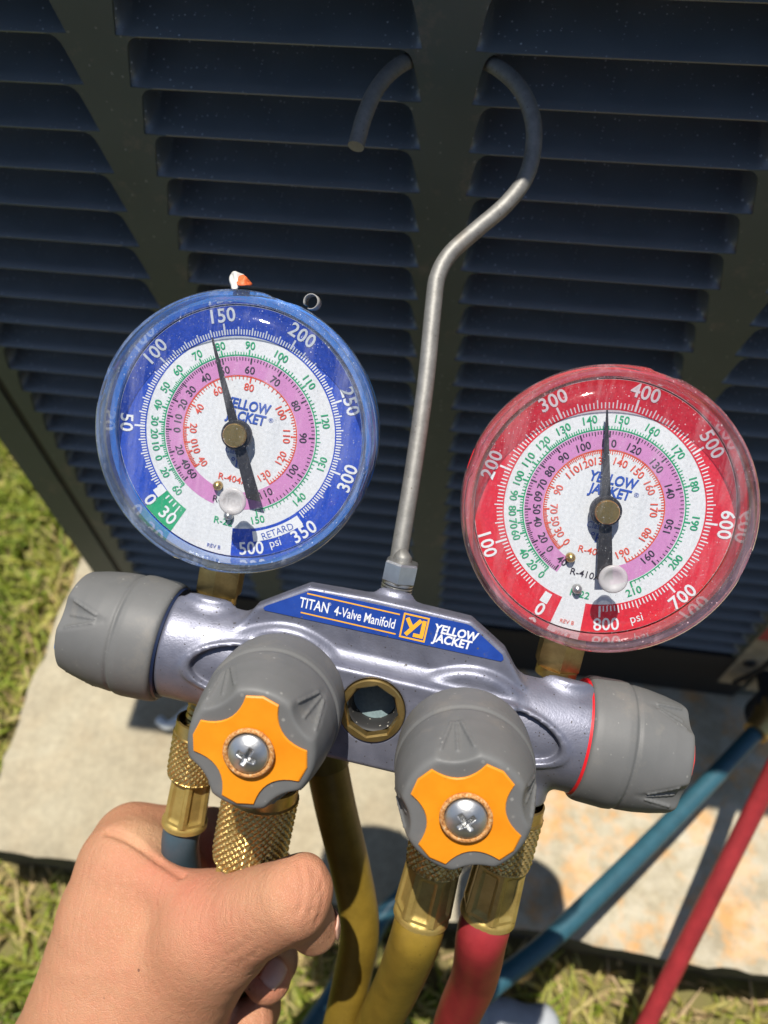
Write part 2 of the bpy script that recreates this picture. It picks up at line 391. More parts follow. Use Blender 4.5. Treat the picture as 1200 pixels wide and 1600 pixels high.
M_TBLK = mat_dial("print_black", (.035, .03, .045), .1); M_TWHT = mat_dial("print_white", (.78, .79, .80), .06)
M_TBLU = mat_dial("print_blue", (.03, .09, .42), .1); M_TYEL = mat_dial("print_yellow", (.85, .42, .03), .06)
def mat_label():
    t = NT("label_blue"); sp, pk = specks(t, 800, .25); g = t.ramp(t.noise(260, 6, .7), [(.58, 0.), (.75, 1.)])
    c = t.mix(t.ramp(t.noise(300, 4), [(.3, 0.), (.7, 1.)]), (.012, .048, .27), (.016, .062, .33)); c = t.mix(t.math('MULTIPLY', g, .35), c, (.12, .13, .17))
    c = t.mix(t.math('MULTIPLY', sp, t.math('GREATER_THAN', pk, .6)), c, (.10, .09, .08)); t.set(Base_Color=c, Roughness=.38); return t.m
M_LBLUE = mat_label()
M_LENS = mat_clear("gauge_lens", (.94, .95, .96), .05, .20, .01, .8)
M_BEZEL = mat_clear("clear_bezel", (.88, .91, .95), .09, .30, .08, 1.3, .035, (.62, .70, .85))
M_BEZELR = mat_clear("clear_bezel_red", (.96, .86, .87), .09, .28, .08, 1.3, .045, (.85, .55, .58))
M_PLUG = mat("frosted_plug", (.55, .53, .53), .35, Alpha=.62)
M_YEL = mat_hose("yellow_hose_rubber", (.215, .14, .018), .28); M_RED = mat_hose("red_hose_rubber", (.28, .024, .028), .25)
M_BLU = mat_hose("blue_hose_rubber", (.026, .090, .120)); M_SLATE = mat_hose("slate_hose_rubber", (.045, .075, .095))

# ------------------------------------------------------------------ text printed flat
_glyph = {}
def text_mesh(s, size, bold=.0, xs=1.0, shear=0.0, space=1.0):
    key = (s, bold, space)
    if key not in _glyph:
        cu = bpy.data.curves.new("lettering_curve", 'FONT'); cu.body = s; cu.size = 1; cu.offset = bold
        cu.resolution_u = 3; cu.align_x = 'LEFT'; cu.space_character = space; cu.fill_mode = 'FRONT'
        ob = bpy.data.objects.new("lettering_curve", cu); scene.collection.objects.link(ob)
        bpy.context.view_layer.update()
        me = ob.evaluated_get(bpy.context.evaluated_depsgraph_get()).to_mesh()
        V = np.array([v.co[:] for v in me.vertices]); F = [tuple(p.vertices) for p in me.polygons]
        ob.evaluated_get(bpy.context.evaluated_depsgraph_get()).to_mesh_clear()
        bpy.data.objects.remove(ob); bpy.data.curves.remove(cu)
        V[:, :2] -= (V[:, :2].min(0) + V[:, :2].max(0)) / 2; V[:, 2] = 0; _glyph[key] = (V, F)
    V, F = _glyph[key]; V = V.copy(); capn = .70
    V *= size / capn; V[:, 0] = V[:, 0] * xs + V[:, 1] * shear
    return V, F
def put_text(mb, s, x, y, z, size, rot=0., **kw):
    V, F = text_mesh(s, size, **kw); c, sn = math.cos(rot), math.sin(rot)
    mb.add(np.stack([x + V[:, 0] * c - V[:, 1] * sn, y + V[:, 0] * sn + V[:, 1] * c, np.full(len(V), z)], 1), F)
def ringsec(mb, r0, r1, a0, a1, z, n=None):
    n = n or max(2, int(abs(a1 - a0) / 2.5)); a = np.radians(np.linspace(a0, a1, n + 1))
    V = [(r * math.sin(t), r * math.cos(t), z) for t in a for r in (r0, r1)]
    mb.add(V, [(2 * i, 2 * i + 1, 2 * i + 3, 2 * i + 2) for i in range(n)])
def tick(mb, a, r0, r1, wd, z):
    t = R_(a); c, s = math.cos(t), math.sin(t)
    mb.add([(r * s + q * c, r * c - q * s, z) for r, q in ((r0, -wd), (r1, -wd), (r1, wd), (r0, wd))], [(0, 1, 2, 3)])

#==STRUCTURE==
# ------------------------------------------------------------------ ground, pad, grass
PADZ = 0.07
GZ = -.035
gv = [(-60, -60, GZ), (60, -60, GZ), (60, 60, GZ), (-60, 60, GZ)]
tag(mk("ground", gv, [(0, 1, 2, 3)], M_SOIL, smooth=False), kind="structure")
def pad():
    x0, x1, y0, y1 = -.372, .75, -.209, .75
    nx, ny = 110, 95; V = []; F = []
    xs = np.linspace(x0, x1, nx); ys = np.linspace(y0, y1, ny)
    r = np.random.default_rng(3)
    ex = np.convolve(r.normal(0, .003, nx + 8), np.ones(9) / 4, 'valid'); ey = np.convolve(r.normal(0, .004, ny + 8), np.ones(9) / 4, 'valid')
    for j, y in enumerate(ys):
        for i, x in enumerate(xs):
            xx = x + (ey[j] if i == 0 else 0); yy = y + (ex[i] if j == 0 else 0)
            V.append((xx, yy, PADZ - (.004 if i in (0, nx - 1) or j in (0, ny - 1) else 0)))
    F += [(j * nx + i, j * nx + i + 1, (j + 1) * nx + i + 1, (j + 1) * nx + i) for j in range(ny - 1) for i in range(nx - 1)]
    b = [i for i in range(nx)] + [j * nx + nx - 1 for j in range(1, ny)] + [(ny - 1) * nx + i for i in range(nx - 2, -1, -1)] + [j * nx for j in range(ny - 2, 0, -1)]
    k = len(V); V += [(V[i][0] * 1.0, V[i][1] + (.004 if V[i][1] < -.19 else 0), -.06) for i in b]
    F += [(b[(q + 1) % len(b)], b[q], k + q, k + (q + 1) % len(b)) for q in range(len(b))]
    side = mat("dark_side_concrete", (.060, .054, .042), .95, 0, (120, .5, .002), .35, 70)  # side faces much darker than the pad top
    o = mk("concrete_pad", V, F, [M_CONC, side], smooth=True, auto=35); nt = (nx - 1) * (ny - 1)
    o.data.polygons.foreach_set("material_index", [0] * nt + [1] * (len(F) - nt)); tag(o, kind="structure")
pad()
def grass():
    N = 46000
    x = rng.uniform(-1.15, .75, N * 2); y = rng.uniform(-.85, .95, N * 2)
    keep = ~((x > -.378) & (y > -.214)); keep &= ~((x > .76)); x, y = x[keep][:N], y[keep][:N]; n = len(x)
    dx = np.where((x < -.36), np.abs(x + .378), 9); dy = np.where(y < -.20, np.abs(y + .212), 9)
    edge = np.minimum(np.where(y > -.2, dx, 9), np.where(x > -.37, dy, 9)); edge = np.minimum(edge, np.hypot(np.maximum(0, -.378 - x), np.maximum(0, -.212 - y)))
    patch = np.sin(x * 17 + 1.3) * np.cos(y * 14 + .4) + .6 * np.sin(x * 41 + y * 29)
    dry = np.clip(1.1 - edge / .10, 0, 1) * .85 + .25 * np.clip(patch, 0, 1)
    tone = np.clip(rng.normal(.26, .17, n) + dry * rng.uniform(.3, .85, n), 0, 1)
    ln = rng.uniform(.022, .062, n) * (1 - .6 * np.clip(1 - edge / .05, 0, 1)); wd = rng.uniform(.0010, .0021, n)
    az = rng.uniform(0, 6.283, n); lean = rng.uniform(.15, 1.25, n) + dry * .35; ca, sa = np.cos(az), np.sin(az)
    V = np.zeros((n, 5, 3))
    for k, (s, q) in enumerate(((0., 1.), (.5, .85), (1., 0.))):
        out = ln * s * np.sin(lean * (.45 + .55 * s)); up = ln * s * np.cos(lean * (.45 + .55 * s))
        cx = x + ca * out; cy = y + sa * out; cz = up - .002 + GZ
        if k < 2:
            for e, sg in ((0, -1), (1, 1)):
                V[:, 2 * k + e] = np.stack([cx - sa * wd * q * sg, cy + ca * wd * q * sg, cz], 1)
        else: V[:, 4] = np.stack([cx, cy, cz], 1)
    base = np.arange(n) * 5
    q = np.stack([base, base + 1, base + 3, base + 2], 1).tolist(); tr = np.stack([base + 2, base + 3, base + 4], 1).tolist()
    o = mk("grass", V.reshape(-1, 3), q + tr, M_GRASS, smooth=False)
    attr(o, "tone", np.repeat(tone, 5)); tag(o, "sunlit patchy lawn grass with dry straw along the concrete edge", "grass", kind="stuff")
grass()

# ------------------------------------------------------------------ condenser unit with louvred panel
UX = -.0208
unit = empty("condenser_unit", Matrix.Translation((UX, 0, PADZ)))
tag(unit, "dark louvred air conditioner condenser cabinet standing on the concrete pad", "air conditioner")
def ub(*boxes):
    b = MB()
    for a, c in boxes: b.box(np.array(a) - (UX, 0, PADZ), np.array(c) - (UX, 0, PADZ))
    return b
ZL0 = CAM[2] - .1322 + .0184 * 5; PIT = .0184; NR = 30
COLS = [-.2125, -.0854, .0440, .17365]
POSTS = [-.1500, -.0208, .1088]
PROF = [(0., .0092), (.20, .0100), (.45, .0110), (.70, .0121), (.82, .0128), (.90, .0139), (.95, .0154), (.985, .0180)]
# louvre slat: pressed strip, deep end up and inside, rounded lip down and out
def slat_mesh():
    pr = [(.0034, -.0004), (.0012, -.0009), (.0002, -.0007), (.0000, -.0002), (.0006, .0002), (.0045, .0015), (.0090, .0036), (.0135, .0064), (.0180, .0102), (.0210, .0150), (.0220, .0215)]
    V = []; F = []
    for i, (yy, zz) in enumerate(pr):
        ex = .0552
        xs = np.concatenate([[-.0585, -ex, -ex + .0010, -ex + .0020, -ex + .0030, -ex + .0042, -ex + .0056], np.linspace(-.044, .044, 6), [ex - .0056, ex - .0042, ex - .0030, ex - .0020, ex - .0010, ex, .0585]])
        for xx in xs:
            e = np.clip((abs(xx) - ex + .0050) / .0050, 0, 1); e = e * e * (3 - 2 * e)
            V.append((xx, yy * (1 - e) + .0010 * e if yy > .0010 else yy, zz))
    k = len(xs)
    F = [(i * k + j, i * k + j + 1, (i + 1) * k + j + 1, (i + 1) * k + j) for i in range(len(pr) - 1) for j in range(k - 1)]
    return V, F
V, F = slat_mesh(); first = mk("louvre_slat", V, F, M_LOUV, unit, auto=40)
first.data.polygons.foreach_set("use_smooth", [True] * len(first.data.polygons))
first_used = False
for cx in COLS:
    for r in range(NR):
        o = first if not first_used else first.copy()
        if first_used: scene.collection.objects.link(o); o.parent = unit
        first_used = True
        o.location = (cx - UX, random.uniform(-.0002, .0002), ZL0 - r * PIT - PADZ)
        o.rotation_euler = (random.uniform(-.012, .012), 0, 0)
def post(cx, left=True, right=True, wl=.0, wr=.0):
    V = []; F = []; rows = []
    for r in range(NR, 0, -1):
        zb = ZL0 - r * PIT
        for s, hw in PROF: rows.append((zb + s * PIT, hw))
    rows = [(rows[0][0] - .03, .0105)] + rows
    L = [(-hw if left else -wl) for z, hw in rows]; Rr = [(hw if right else wr) for z, hw in rows]
    for (z, hw), a, b in zip(rows, L, Rr):
        for xx, yy in ((a, .0016), (a, -.0002), (b, -.0002), (b, .0016)): V.append((cx + xx - UX, yy, z - PADZ))
    for i in range(len(rows) - 1):
        for j in range(3): F.append((i * 4 + j, i * 4 + j + 1, i * 4 + j + 5, i * 4 + j + 4))
    return mk("panel_post", V, F, M_POST, unit, smooth=False)
for cx in POSTS: post(cx)
post(-.2750, left=False, wl=.0); post(.2385, right=False, wr=.012)
ub(((-.304, -.0002, PADZ), (-.2806, .018, .80))).obj("corner_post", M_POST, unit)
ub(((.2530, .003, PADZ), (.275, .02, .80))).obj("corner_post", M_POST, unit)
ub(((-.2805, .0012, PADZ), (-.2752, .012, .80))).obj("panel_seam", M_BLACK, unit)
ub(((-.262, -.0004, ZL0 + .004), (.252, .002, .80))).obj("upper_panel", M_POST, unit)
ub(((-.2745, -.001, PADZ + .001), (.2525, .004, ZL0 - NR * PIT + .012))).obj("base_rail", M_BLACK, unit)
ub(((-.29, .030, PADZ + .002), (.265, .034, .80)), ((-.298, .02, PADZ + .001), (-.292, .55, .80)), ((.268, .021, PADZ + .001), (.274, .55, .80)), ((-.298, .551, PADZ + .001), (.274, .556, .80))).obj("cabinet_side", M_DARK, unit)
ub(((-.31, -.024, .735), (.285, .57, .760))).obj("top_lid", M_POST, unit)
# faded sticker with a red band on the lower right corner post, thin cable, service valve
b = ub(((.2300, -.0022, PADZ + .03), (.2500, -.0004, PADZ + .165))); b.obj("faded_sticker", mat("faded_paper", (.33, .29, .21), .8, 0, None, .2, 80), unit)
b = ub(((.2304, -.0030, PADZ + .118), (.2496, -.0024, PADZ + .138))); b.obj("red_band", mat("red_ink", (.36, .05, .05), .7), unit)
b = ub(((.2560, -.0020, PADZ + .02), (.2740, .0025, PADZ + .10))); b.obj("faded_sticker", bpy.data.materials["faded_paper"], unit)
def uo(P): return np.asarray(P) - np.array([UX, 0, PADZ])
V, F = lathe([(.0052, -.003), (.0052, .001), (.003, .002)], 16, axis=1); mk("panel_bolt", np.array(V) * [1, -1, 1] + uo((.240, -.003, PADZ + .075)), [f[::-1] for f in F], M_BLACK, unit)
V, F = tube(catmull(uo([(.262, -.004, .66), (.262, -.008, .40), (.2525, -.012, .26), (.243, -.014, .17), (.236, -.010, .12)])), .0022, 8); mk("thin_cable", V, F, M_BLACK, unit)
b = MB(); V, F = lathe([(.013, -.02), (.016, -.018), (.016, .012), (.011, .016), (.011, .03)], 24); b.add(V + uo((.262, -.030, PADZ + .055)), F)
V, F = lathe([(.009, -.045), (.009, 0)], 20, axis=1); b.add(V + uo((.262, .01, PADZ + .055)), F); b.obj("service_valve", M_DARK, unit, True, 40)

#==MANIFOLD==
# ------------------------------------------------------------------ gauge manifold: its own frame (mm -> m), u along the body, v up to the hook, w out of the dials
wv = nrm([-.09, .165, -1.]); th_ = R_(11.9); uv_ = np.array([math.cos(th_), math.sin(th_), 0]); uv_ = nrm(uv_ - wv * (uv_ @ wv)); vv = np.cross(wv, uv_)
MO = W(590, 1075, .24); MU, MV, MW = RC @ uv_, RC @ vv, RC @ wv
M4 = Matrix(((MU[0], MV[0], MW[0], MO[0]), (MU[1], MV[1], MW[1], MO[1]), (MU[2], MV[2], MW[2], MO[2]), (0, 0, 0, 1)))
man = empty("gauge_manifold", M4)
tag(man, "four valve refrigerant gauge manifold with blue and red dials, hooked over the louvred cabinet", "gauge manifold")
def ML(u, v, w): return MO + (MU * u + MV * v + MW * w) * .001
mm = .001
def sdf_body(X, Y, Z):
    rho = np.hypot(Y, Z)
    d = cyl(rho, X, 17.3, -66, 64, 1.5)
    fin = smax(poly2d(X, Y, [(-44, 14), (-40.5, 20.6), (-26.2, 30.2), (-8, 31.2), (9, 31.2), (22.8, 31.0), (34.4, 24.2), (42, 15)]), np.maximum(-9 - Z, Z - 10.6), 1.6)
    d = smin(d, fin, 2.4)
    pan = rbox(X, Y, Z, (0, -3.5, 8), (41, 14.5, 9.0), 1.6); d = smin(d, pan, 1.4)
    for sx in (-28.3, 28.3):
        b_ = cyl(np.hypot(X - sx, Y + 3.2), Z, 20.6, 0, 13.2, 3.0); d = smin(d, b_, 1.7)
    for sx in (-55.7, 55.7):
        c_ = cyl(np.hypot(X - sx, Z + 2), Y, 9.2, 5, 18.6, 1.6); d = smin(d, c_, 3.0)
    hb = cyl(np.hypot(X + .6, Z + 1), Y, 7.6, 20, 33.6, 1.5); d = smin(d, hb, 2.5)
    for sx, sz in ((-54.0, -5), (-29, 4), (29, 6), (49.2, 6)):
        p_ = cyl(np.hypot(X - sx, Z - sz), -Y, 8.0, 8, 20.5, 1.2); d = smin(d, p_, 2.5)
    # leaf-shaped recesses at both ends
    for sg in (-1, 1):
        lx = (X - sg * 41) / 15.5; ly = (Y - 2.2 + .10 * (X * sg - 41)) / 7.6
        e = (np.sqrt(lx * lx + ly * ly) - 1) * 6.5
        rim = np.abs(e) - .55; d = np.where((Z > 6), smin(d, np.maximum(rim, rho - 17.9), .9), d)
        d = smax(d, -smax(e + .6, 15.2 - np.sqrt(Y * Y + Z * Z), .6) + np.where(Z > 4, 0, 50), .7)
    hole = np.maximum(np.hypot(X, Y) - 9.75, 4.0 - Z); d = smax(d, -hole, .5)
    return d
V, F = snets(sdf_body, (-69, -26, -21), (67, 36, 20), .52)
body = mk("manifold_body", V * mm, F, M_CAST, man)

# valve knob, one shape used four times (axis z, base at 0)
def scallop_x(y, z):
    lo, hi = 8.0, 19.8
    for _ in range(30):
        m_ = (lo + hi) / 2
        if capsule([np.array(m_), np.array(y), np.array(z)], (19.9, 0, 19.0), (23.6, 0, 33.5), 1.2, 10.4) > 0: lo = m_
        else: hi = m_
    return lo
RIDGE = [[(scallop_x(k * (1.2 + 2.9 * t), 22.2 + 9.6 * t) + .05, k * (1.2 + 2.9 * t), 22.2 + 9.6 * t) for t in np.linspace(0, 1, 5)] for k in (-1, 0, 1)]
def sdf_knob(X, Y, Z):
    rho = np.hypot(X, Y); th = np.arctan2(Y, X)
    R = np.interp(Z, [0, 3, 12, 14.2, 15.2, 16.4, 22, 28, 33, 37], [18.6, 19.0, 19.3, 19.1, 18.35, 18.75, 18.4, 17.6, 16.6, 15.6])
    d = smax(rho - R, np.maximum(-Z, Z - 35.4), 1.7)
    for q in range(4):
        a = q * math.pi / 2; c, s = math.cos(a), math.sin(a)
        x = X * c + Y * s; y = -X * s + Y * c; P = (x, y, Z)
        cut = capsule(P, (19.9, 0, 19.0), (23.6, 0, 33.5), 1.2, 10.4)
        d = smax(d, -cut, .7)
        for pts in RIDGE:
            for p0, p1 in zip(pts[:-1], pts[1:]): d = smin(d, capsule(P, p0, p1, .42, .46), .3)
    d = smax(d, -np.maximum(rho - 16.9, Z - 1.6), .4)
    return d
KV, KF = snets(sdf_knob, (-20.5, -20.5, -1), (20.5, 20.5, 38), .42)
def insert_poly(R1, R0, hw=17):
    P = []
    for q in range(4):
        a = R_(45 + 90 * q); P += [(R1 * math.cos(a - R_(hw)), R1 * math.sin(a - R_(hw))), (R1 * 1.03 * math.cos(a), R1 * 1.03 * math.sin(a)), (R1 * math.cos(a + R_(hw)), R1 * math.sin(a + R_(hw)))]
        a2 = R_(90 + 90 * q); p0 = np.array(P[-1]); n2 = R_(45 + 90 * (q + 1)) - R_(hw); p1 = np.array([R1 * math.cos(n2), R1 * math.sin(n2)]); mid = np.array([R0 * math.cos(a2), R0 * math.sin(a2)])
        cpt = 2 * mid - .5 * (p0 + p1)
        for t in np.arange(1, 9) / 9: P.append(tuple((1 - t) ** 2 * p0 + 2 * t * (1 - t) * cpt + t * t * p1))
    return P
def insert_mesh():
    b = MB(); o = np.array(insert_poly(14.3, 9.7)); n = len(o)
    rings = [(1.0, 33.0), (1.0, 35.7), (.975, 35.95), (.75, 35.85), (.5, 35.8), (.2, 35.8)]
    V = np.vstack([np.column_stack([o * s, np.full(n, z)]) for s, z in rings])
    F = [(i * n + j, i * n + (j + 1) % n, (i + 1) * n + (j + 1) % n, (i + 1) * n + j) for i in range(len(rings) - 1) for j in range(n)] + [tuple((len(rings) - 1) * n + j for j in range(n))]
    return V, F
def sdf_screw(X, Y, Z):
    d = smax(np.sqrt(X * X + Y * Y + (Z - 32.2) ** 2) - 7.4, np.maximum(36.3 - Z, np.hypot(X, Y) - 5.2), .5)
    for a in (.5, .5 + math.pi / 2):
        c, s = math.cos(a), math.sin(a); x = X * c + Y * s; y = -X * s + Y * c
        dep = np.clip((2.9 - np.abs(x)) * .9, 0, 1.6)
        d = smax(d, -np.maximum(np.maximum(np.abs(y) - .52, np.abs(x) - 2.7), 39.5 - dep - Z), .25)
    return d
SV, SF = snets(sdf_screw, (-6, -6, 35.6), (6, 6, 40.4), .17)
IV, IF = insert_mesh()
WV, WF = lathe([(5.3, 36.0), (6.3, 36.3), (6.5, 37.1), (6.0, 37.6), (5.35, 37.4), (5.2, 36.4)], 40, cap0=False, cap1=False)
CV_, CF_ = lathe([(16.4, -.9), (17.4, -.7), (17.8, .4), (16.6, 1.4)], 64)
def knob(u, v, w, axis, spin, ins, ring, label):
    ax = np.array(axis, float); up = np.array((0, 1., 0)) if abs(ax[1]) < .9 else np.array((1., 0, 0))
    xa = nrm(np.cross(up, ax)); ya = np.cross(ax, xa)
    m_ = Matrix(((xa[0], ya[0], ax[0], u * mm), (xa[1], ya[1], ax[1], v * mm), (xa[2], ya[2], ax[2], w * mm), (0, 0, 0, 1))) @ Matrix.Rotation(R_(spin), 4, 'Z')
    if abs(ax[0]) > .9: m_ = m_ @ Matrix.Diagonal((1.0, 1.0, .88 if u < 0 else .86, 1))
    if not knob.proto:
        g = mk("valve_knob", KV * mm, KF, M_RUB)
        i_ = mk("knob_insert", IV * mm, IF, ins, g, True, 30); w_ = mk("screw_washer", WV * mm, WF, M_RUST, g); s_ = mk("screw", SV * mm, SF, M_STEEL, g); c_ = mk("base_ring", CV_ * mm, CF_, ring, g, True, 40)
        knob.proto += [g, i_, w_, s_, c_]; new = knob.proto
    else:
        new = []
        for q in knob.proto:
            o = q.copy(); scene.collection.objects.link(o); new.append(o)
        for o in new[1:]: o.parent = new[0]
        for o, mt in ((new[1], ins), (new[4], ring)):
            o.data = o.data.copy(); o.data.materials[0] = mt
    new[0].parent = man; new[0].matrix_local = m_; new[0]["label"] = label
knob.proto = []
knob(-26.8, -1.0, 17.6, (0, 0, 1), 45 - 3, M_ORG, M_BLACK, "front knob with orange insert below the blue gauge")
knob(28.2, -4.2, 17.6, (0, 0, 1), 45 - 25, M_ORG, M_BLACK, "front knob with orange insert below the red gauge")
knob(-66.5, -.8, 0, (-1, 0, 0), 28, M_BLUEPL, M_NAVY, "end knob with a navy ring on the blue gauge side")
knob(63.0, -.2, 0, (1, 0, 0), 20, M_REDPL, M_REDPL, "end knob with a red ring and red end insert")

# sight glass
b = MB()
oc = [(7.75 / math.cos(math.pi / 8) * math.cos(math.pi / 8 + i * math.pi / 4), 7.75 / math.cos(math.pi / 8) * math.sin(math.pi / 8 + i * math.pi / 4)) for i in range(8)]
def octr(r8): return lambda th, h, r: np.where(r > 8.6, r, (r8 if r8 else r) / np.cos((th + math.pi / 8 + math.pi / 8) % (math.pi / 4) - math.pi / 8))
octf = lambda th, h, r: np.where(r > 8.6, r, r / np.cos(th % (math.pi / 4) - math.pi / 8) * .985)
V, F = lathe([(9.6, 5), (9.6, 17.4), (9.3, 17.8), (7.9, 17.9), (7.45, 17.3), (7.35, 14.8)], 96, rfun=octf, cap0=False, cap1=False)
sg = mk("sight_glass", V * mm, F, M_BRASS, man, True, 30)
V, F = lathe([(7.34, 14.8), (6.6, 14.3), (6.5, 7.2)], 64, cap0=False, cap1=False)
M_BORE = NT("dark_bore"); q_, p_ = specks(M_BORE, 900, .32); M_BORE.set(Base_Color=M_BORE.mix(M_BORE.math('MULTIPLY', q_, M_BORE.math('GREATER_THAN', p_, .6)), (.02, .02, .02), (.35, .33, .28)), Roughness=.6); M_BORE = M_BORE.m  # near-black bore wall with scattered pale specks
mk("glass_bore", V * mm, F, M_BORE, sg)
V, F = lathe([(0.01, 7.5), (6.9, 7.5)], 40, cap0=False, cap1=False); mk("glass_window", V * mm, F, M_TEAL, sg)

# label plate on the fin
lb = [(-37.6, 21.3), (-25.0, 29.1), (22.3, 29.7), (33.4, 23.4), (33.9, 21.6), (33.2, 20.9), (-37.0, 20.6)]
lb = [(-38.0, 20.9), (-37.4, 21.7), (-25.4, 29.2), (-24.0, 29.5), (21.6, 29.9), (22.9, 29.6), (33.6, 23.2), (34.2, 22.0), (33.6, 21.2), (-37.4, 20.3)]
V, F = prism(lb, 10.58, 10.85); lab = mk("label_plate", np.array(V) * mm, F, M_LBLUE, man, False)
bw = MB(); by = MB(); zt = 10.92
put_text(bw, "TITAN", -23.3, 25.3, zt, 3.1, bold=.012, xs=.70); put_text(bw, "\u00ae", -18.9, 26.6, zt, .9)
put_text(bw, "4-Valve Manifold", -8.0, 25.1, zt, 2.9, bold=.010, xs=.66)
for y in (28.3, 22.2): by.add([(-26.0 if y > 25 else -26.8, y - .2, zt), (1.9, y - .2, zt), (1.9, y + .2, zt), (-26.0 if y > 25 else -26.8, y + .2, zt)], [(0, 1, 2, 3)])
def sq(mb, x0, y0, x1, y1, t):
    for a in ((x0, y0, x1, y0 + t), (x0, y1 - t, x1, y1), (x0, y0 + t, x0 + t, y1 - t), (x1 - t, y0 + t, x1, y1 - t)):
        mb.add([(a[0], a[1], zt), (a[2], a[1], zt), (a[2], a[3], zt), (a[0], a[3], zt)], [(0, 1, 2, 3)])
sq(by, 3.0, 21.6, 10.7, 29.2, .5)
def bar(mb, p, q, wd):
    p = np.array(p) + (-10.3, -.05); q = np.array(q) + (-10.3, -.05); n = np.array([-(q - p)[1], (q - p)[0]]); n = n / np.linalg.norm(n) * wd / 2
    bar.k += .012
    mb.add([(*(p - n), zt + bar.k), (*(q - n), zt + bar.k), (*(q + n), zt + bar.k), (*(p + n), zt + bar.k)], [(0, 1, 2, 3)])
bar.k = 0
bar(by, (14.6, 27.9), (16.45, 25.2), 1.2); bar(by, (18.7, 28.0), (15.0, 22.8), 1.2)
bar(by, (19.7, 28.1), (19.7, 23.3), 1.2); bar(by, (20.2, 23.2), (17.2, 23.2), 1.15)
put_text(bw, "YELLOW", 19.0, 26.75, zt, 2.5, bold=.035, xs=.90, shear=.10); put_text(bw, "JACKET", 18.4, 23.5, zt, 2.5, bold=.035, xs=.92, shear=.10)
bw.obj("lettering", M_TWHT, lab)
lo = by.obj("emblem", M_TYEL, lab)
for o in (lo, [c for c in lab.children if c.name.startswith("lettering")][0]):
    o.data.transform(Matrix.Scale(mm, 4))

# ------------------------------------------------------------------ gauges
def interp_scale(tbl, lo_, hi_, step):
    xs = [a for a, _ in tbl]; ys = [b for _, b in tbl]
    return [(x, float(np.interp(x, xs, ys))) for x in np.arange(lo_, hi_ + .1, step)]
def seq(lst): return [(str(t), a) for t, a in lst]
GA = dict(
    L_grn=[('60', -142.2), ('20', -128.1), ('0', -117.7), ('10', -110.0), ('20', -101.5), ('30', -93.1), ('40', -82.4), ('50', -69.6), ('60', -55.5), ('70', -39.0), ('80', -22.8), ('90', -3.0), ('100', 18.5), ('110', 42.7), ('120', 69.8), ('130', 97.4), ('140', 125.6), ('150', 157.6)],
    L_blk=[('60', -139.9), ('40', -129.6), ('20', -116.1), ('0', -98.1), ('10', -87.5), ('20', -74.3), ('30', -60.1), ('40', -42.1), ('50', -23.4), ('60', -0.7), ('70', 23.8), ('80', 52.1), ('90', 81.2), ('100', 112.5), ('110', 145.1)],
    L_red=[('40', -136.7), ('10', -120.3), ('0', -110.4), ('20', -94.5), ('40', -70.1), ('60', -37.6), ('80', 1.6), ('100', 52.1), ('110', 80.8), ('120', 107.3), ('130', 137.9)],
    R_grn=[('0', -150.9), ('20', -142.2), ('40', -132.8), ('60', -119.5), ('70', -111.9), ('80', -103.4), ('90', -93.4), ('100', -81.6), ('110', -68.5), ('120', -54.7), ('130', -39.6), ('140', -22.6), ('150', -2.8), ('160', 17.2), ('170', 38.5), ('180', 61.6), ('190', 86.7), ('200', 114.0), ('210', 146.3)],
    R_blk=[('40', -155.8), ('0', -140.4), ('20', -128.8), ('40', -113.5), ('50', -102.4), ('60', -91.0), ('70', -80.0), ('80', -66.9), ('90', -50.3), ('100', -31.2), ('110', -9.6), ('120', 12.4), ('130', 36.7), ('140', 61.9), ('150', 92.3), ('160', 124.3)],
    R_red=[('0', -145.6), ('30', -131.2), ('50', -116.9), ('70', -102.0), ('90', -78.9), ('110', -52.1), ('120', -34.0), ('130', -16.6), ('140', 5.6), ('150', 28.2), ('160', 51.9), ('170', 78.9), ('180', 108.7), ('190', 143.0)])
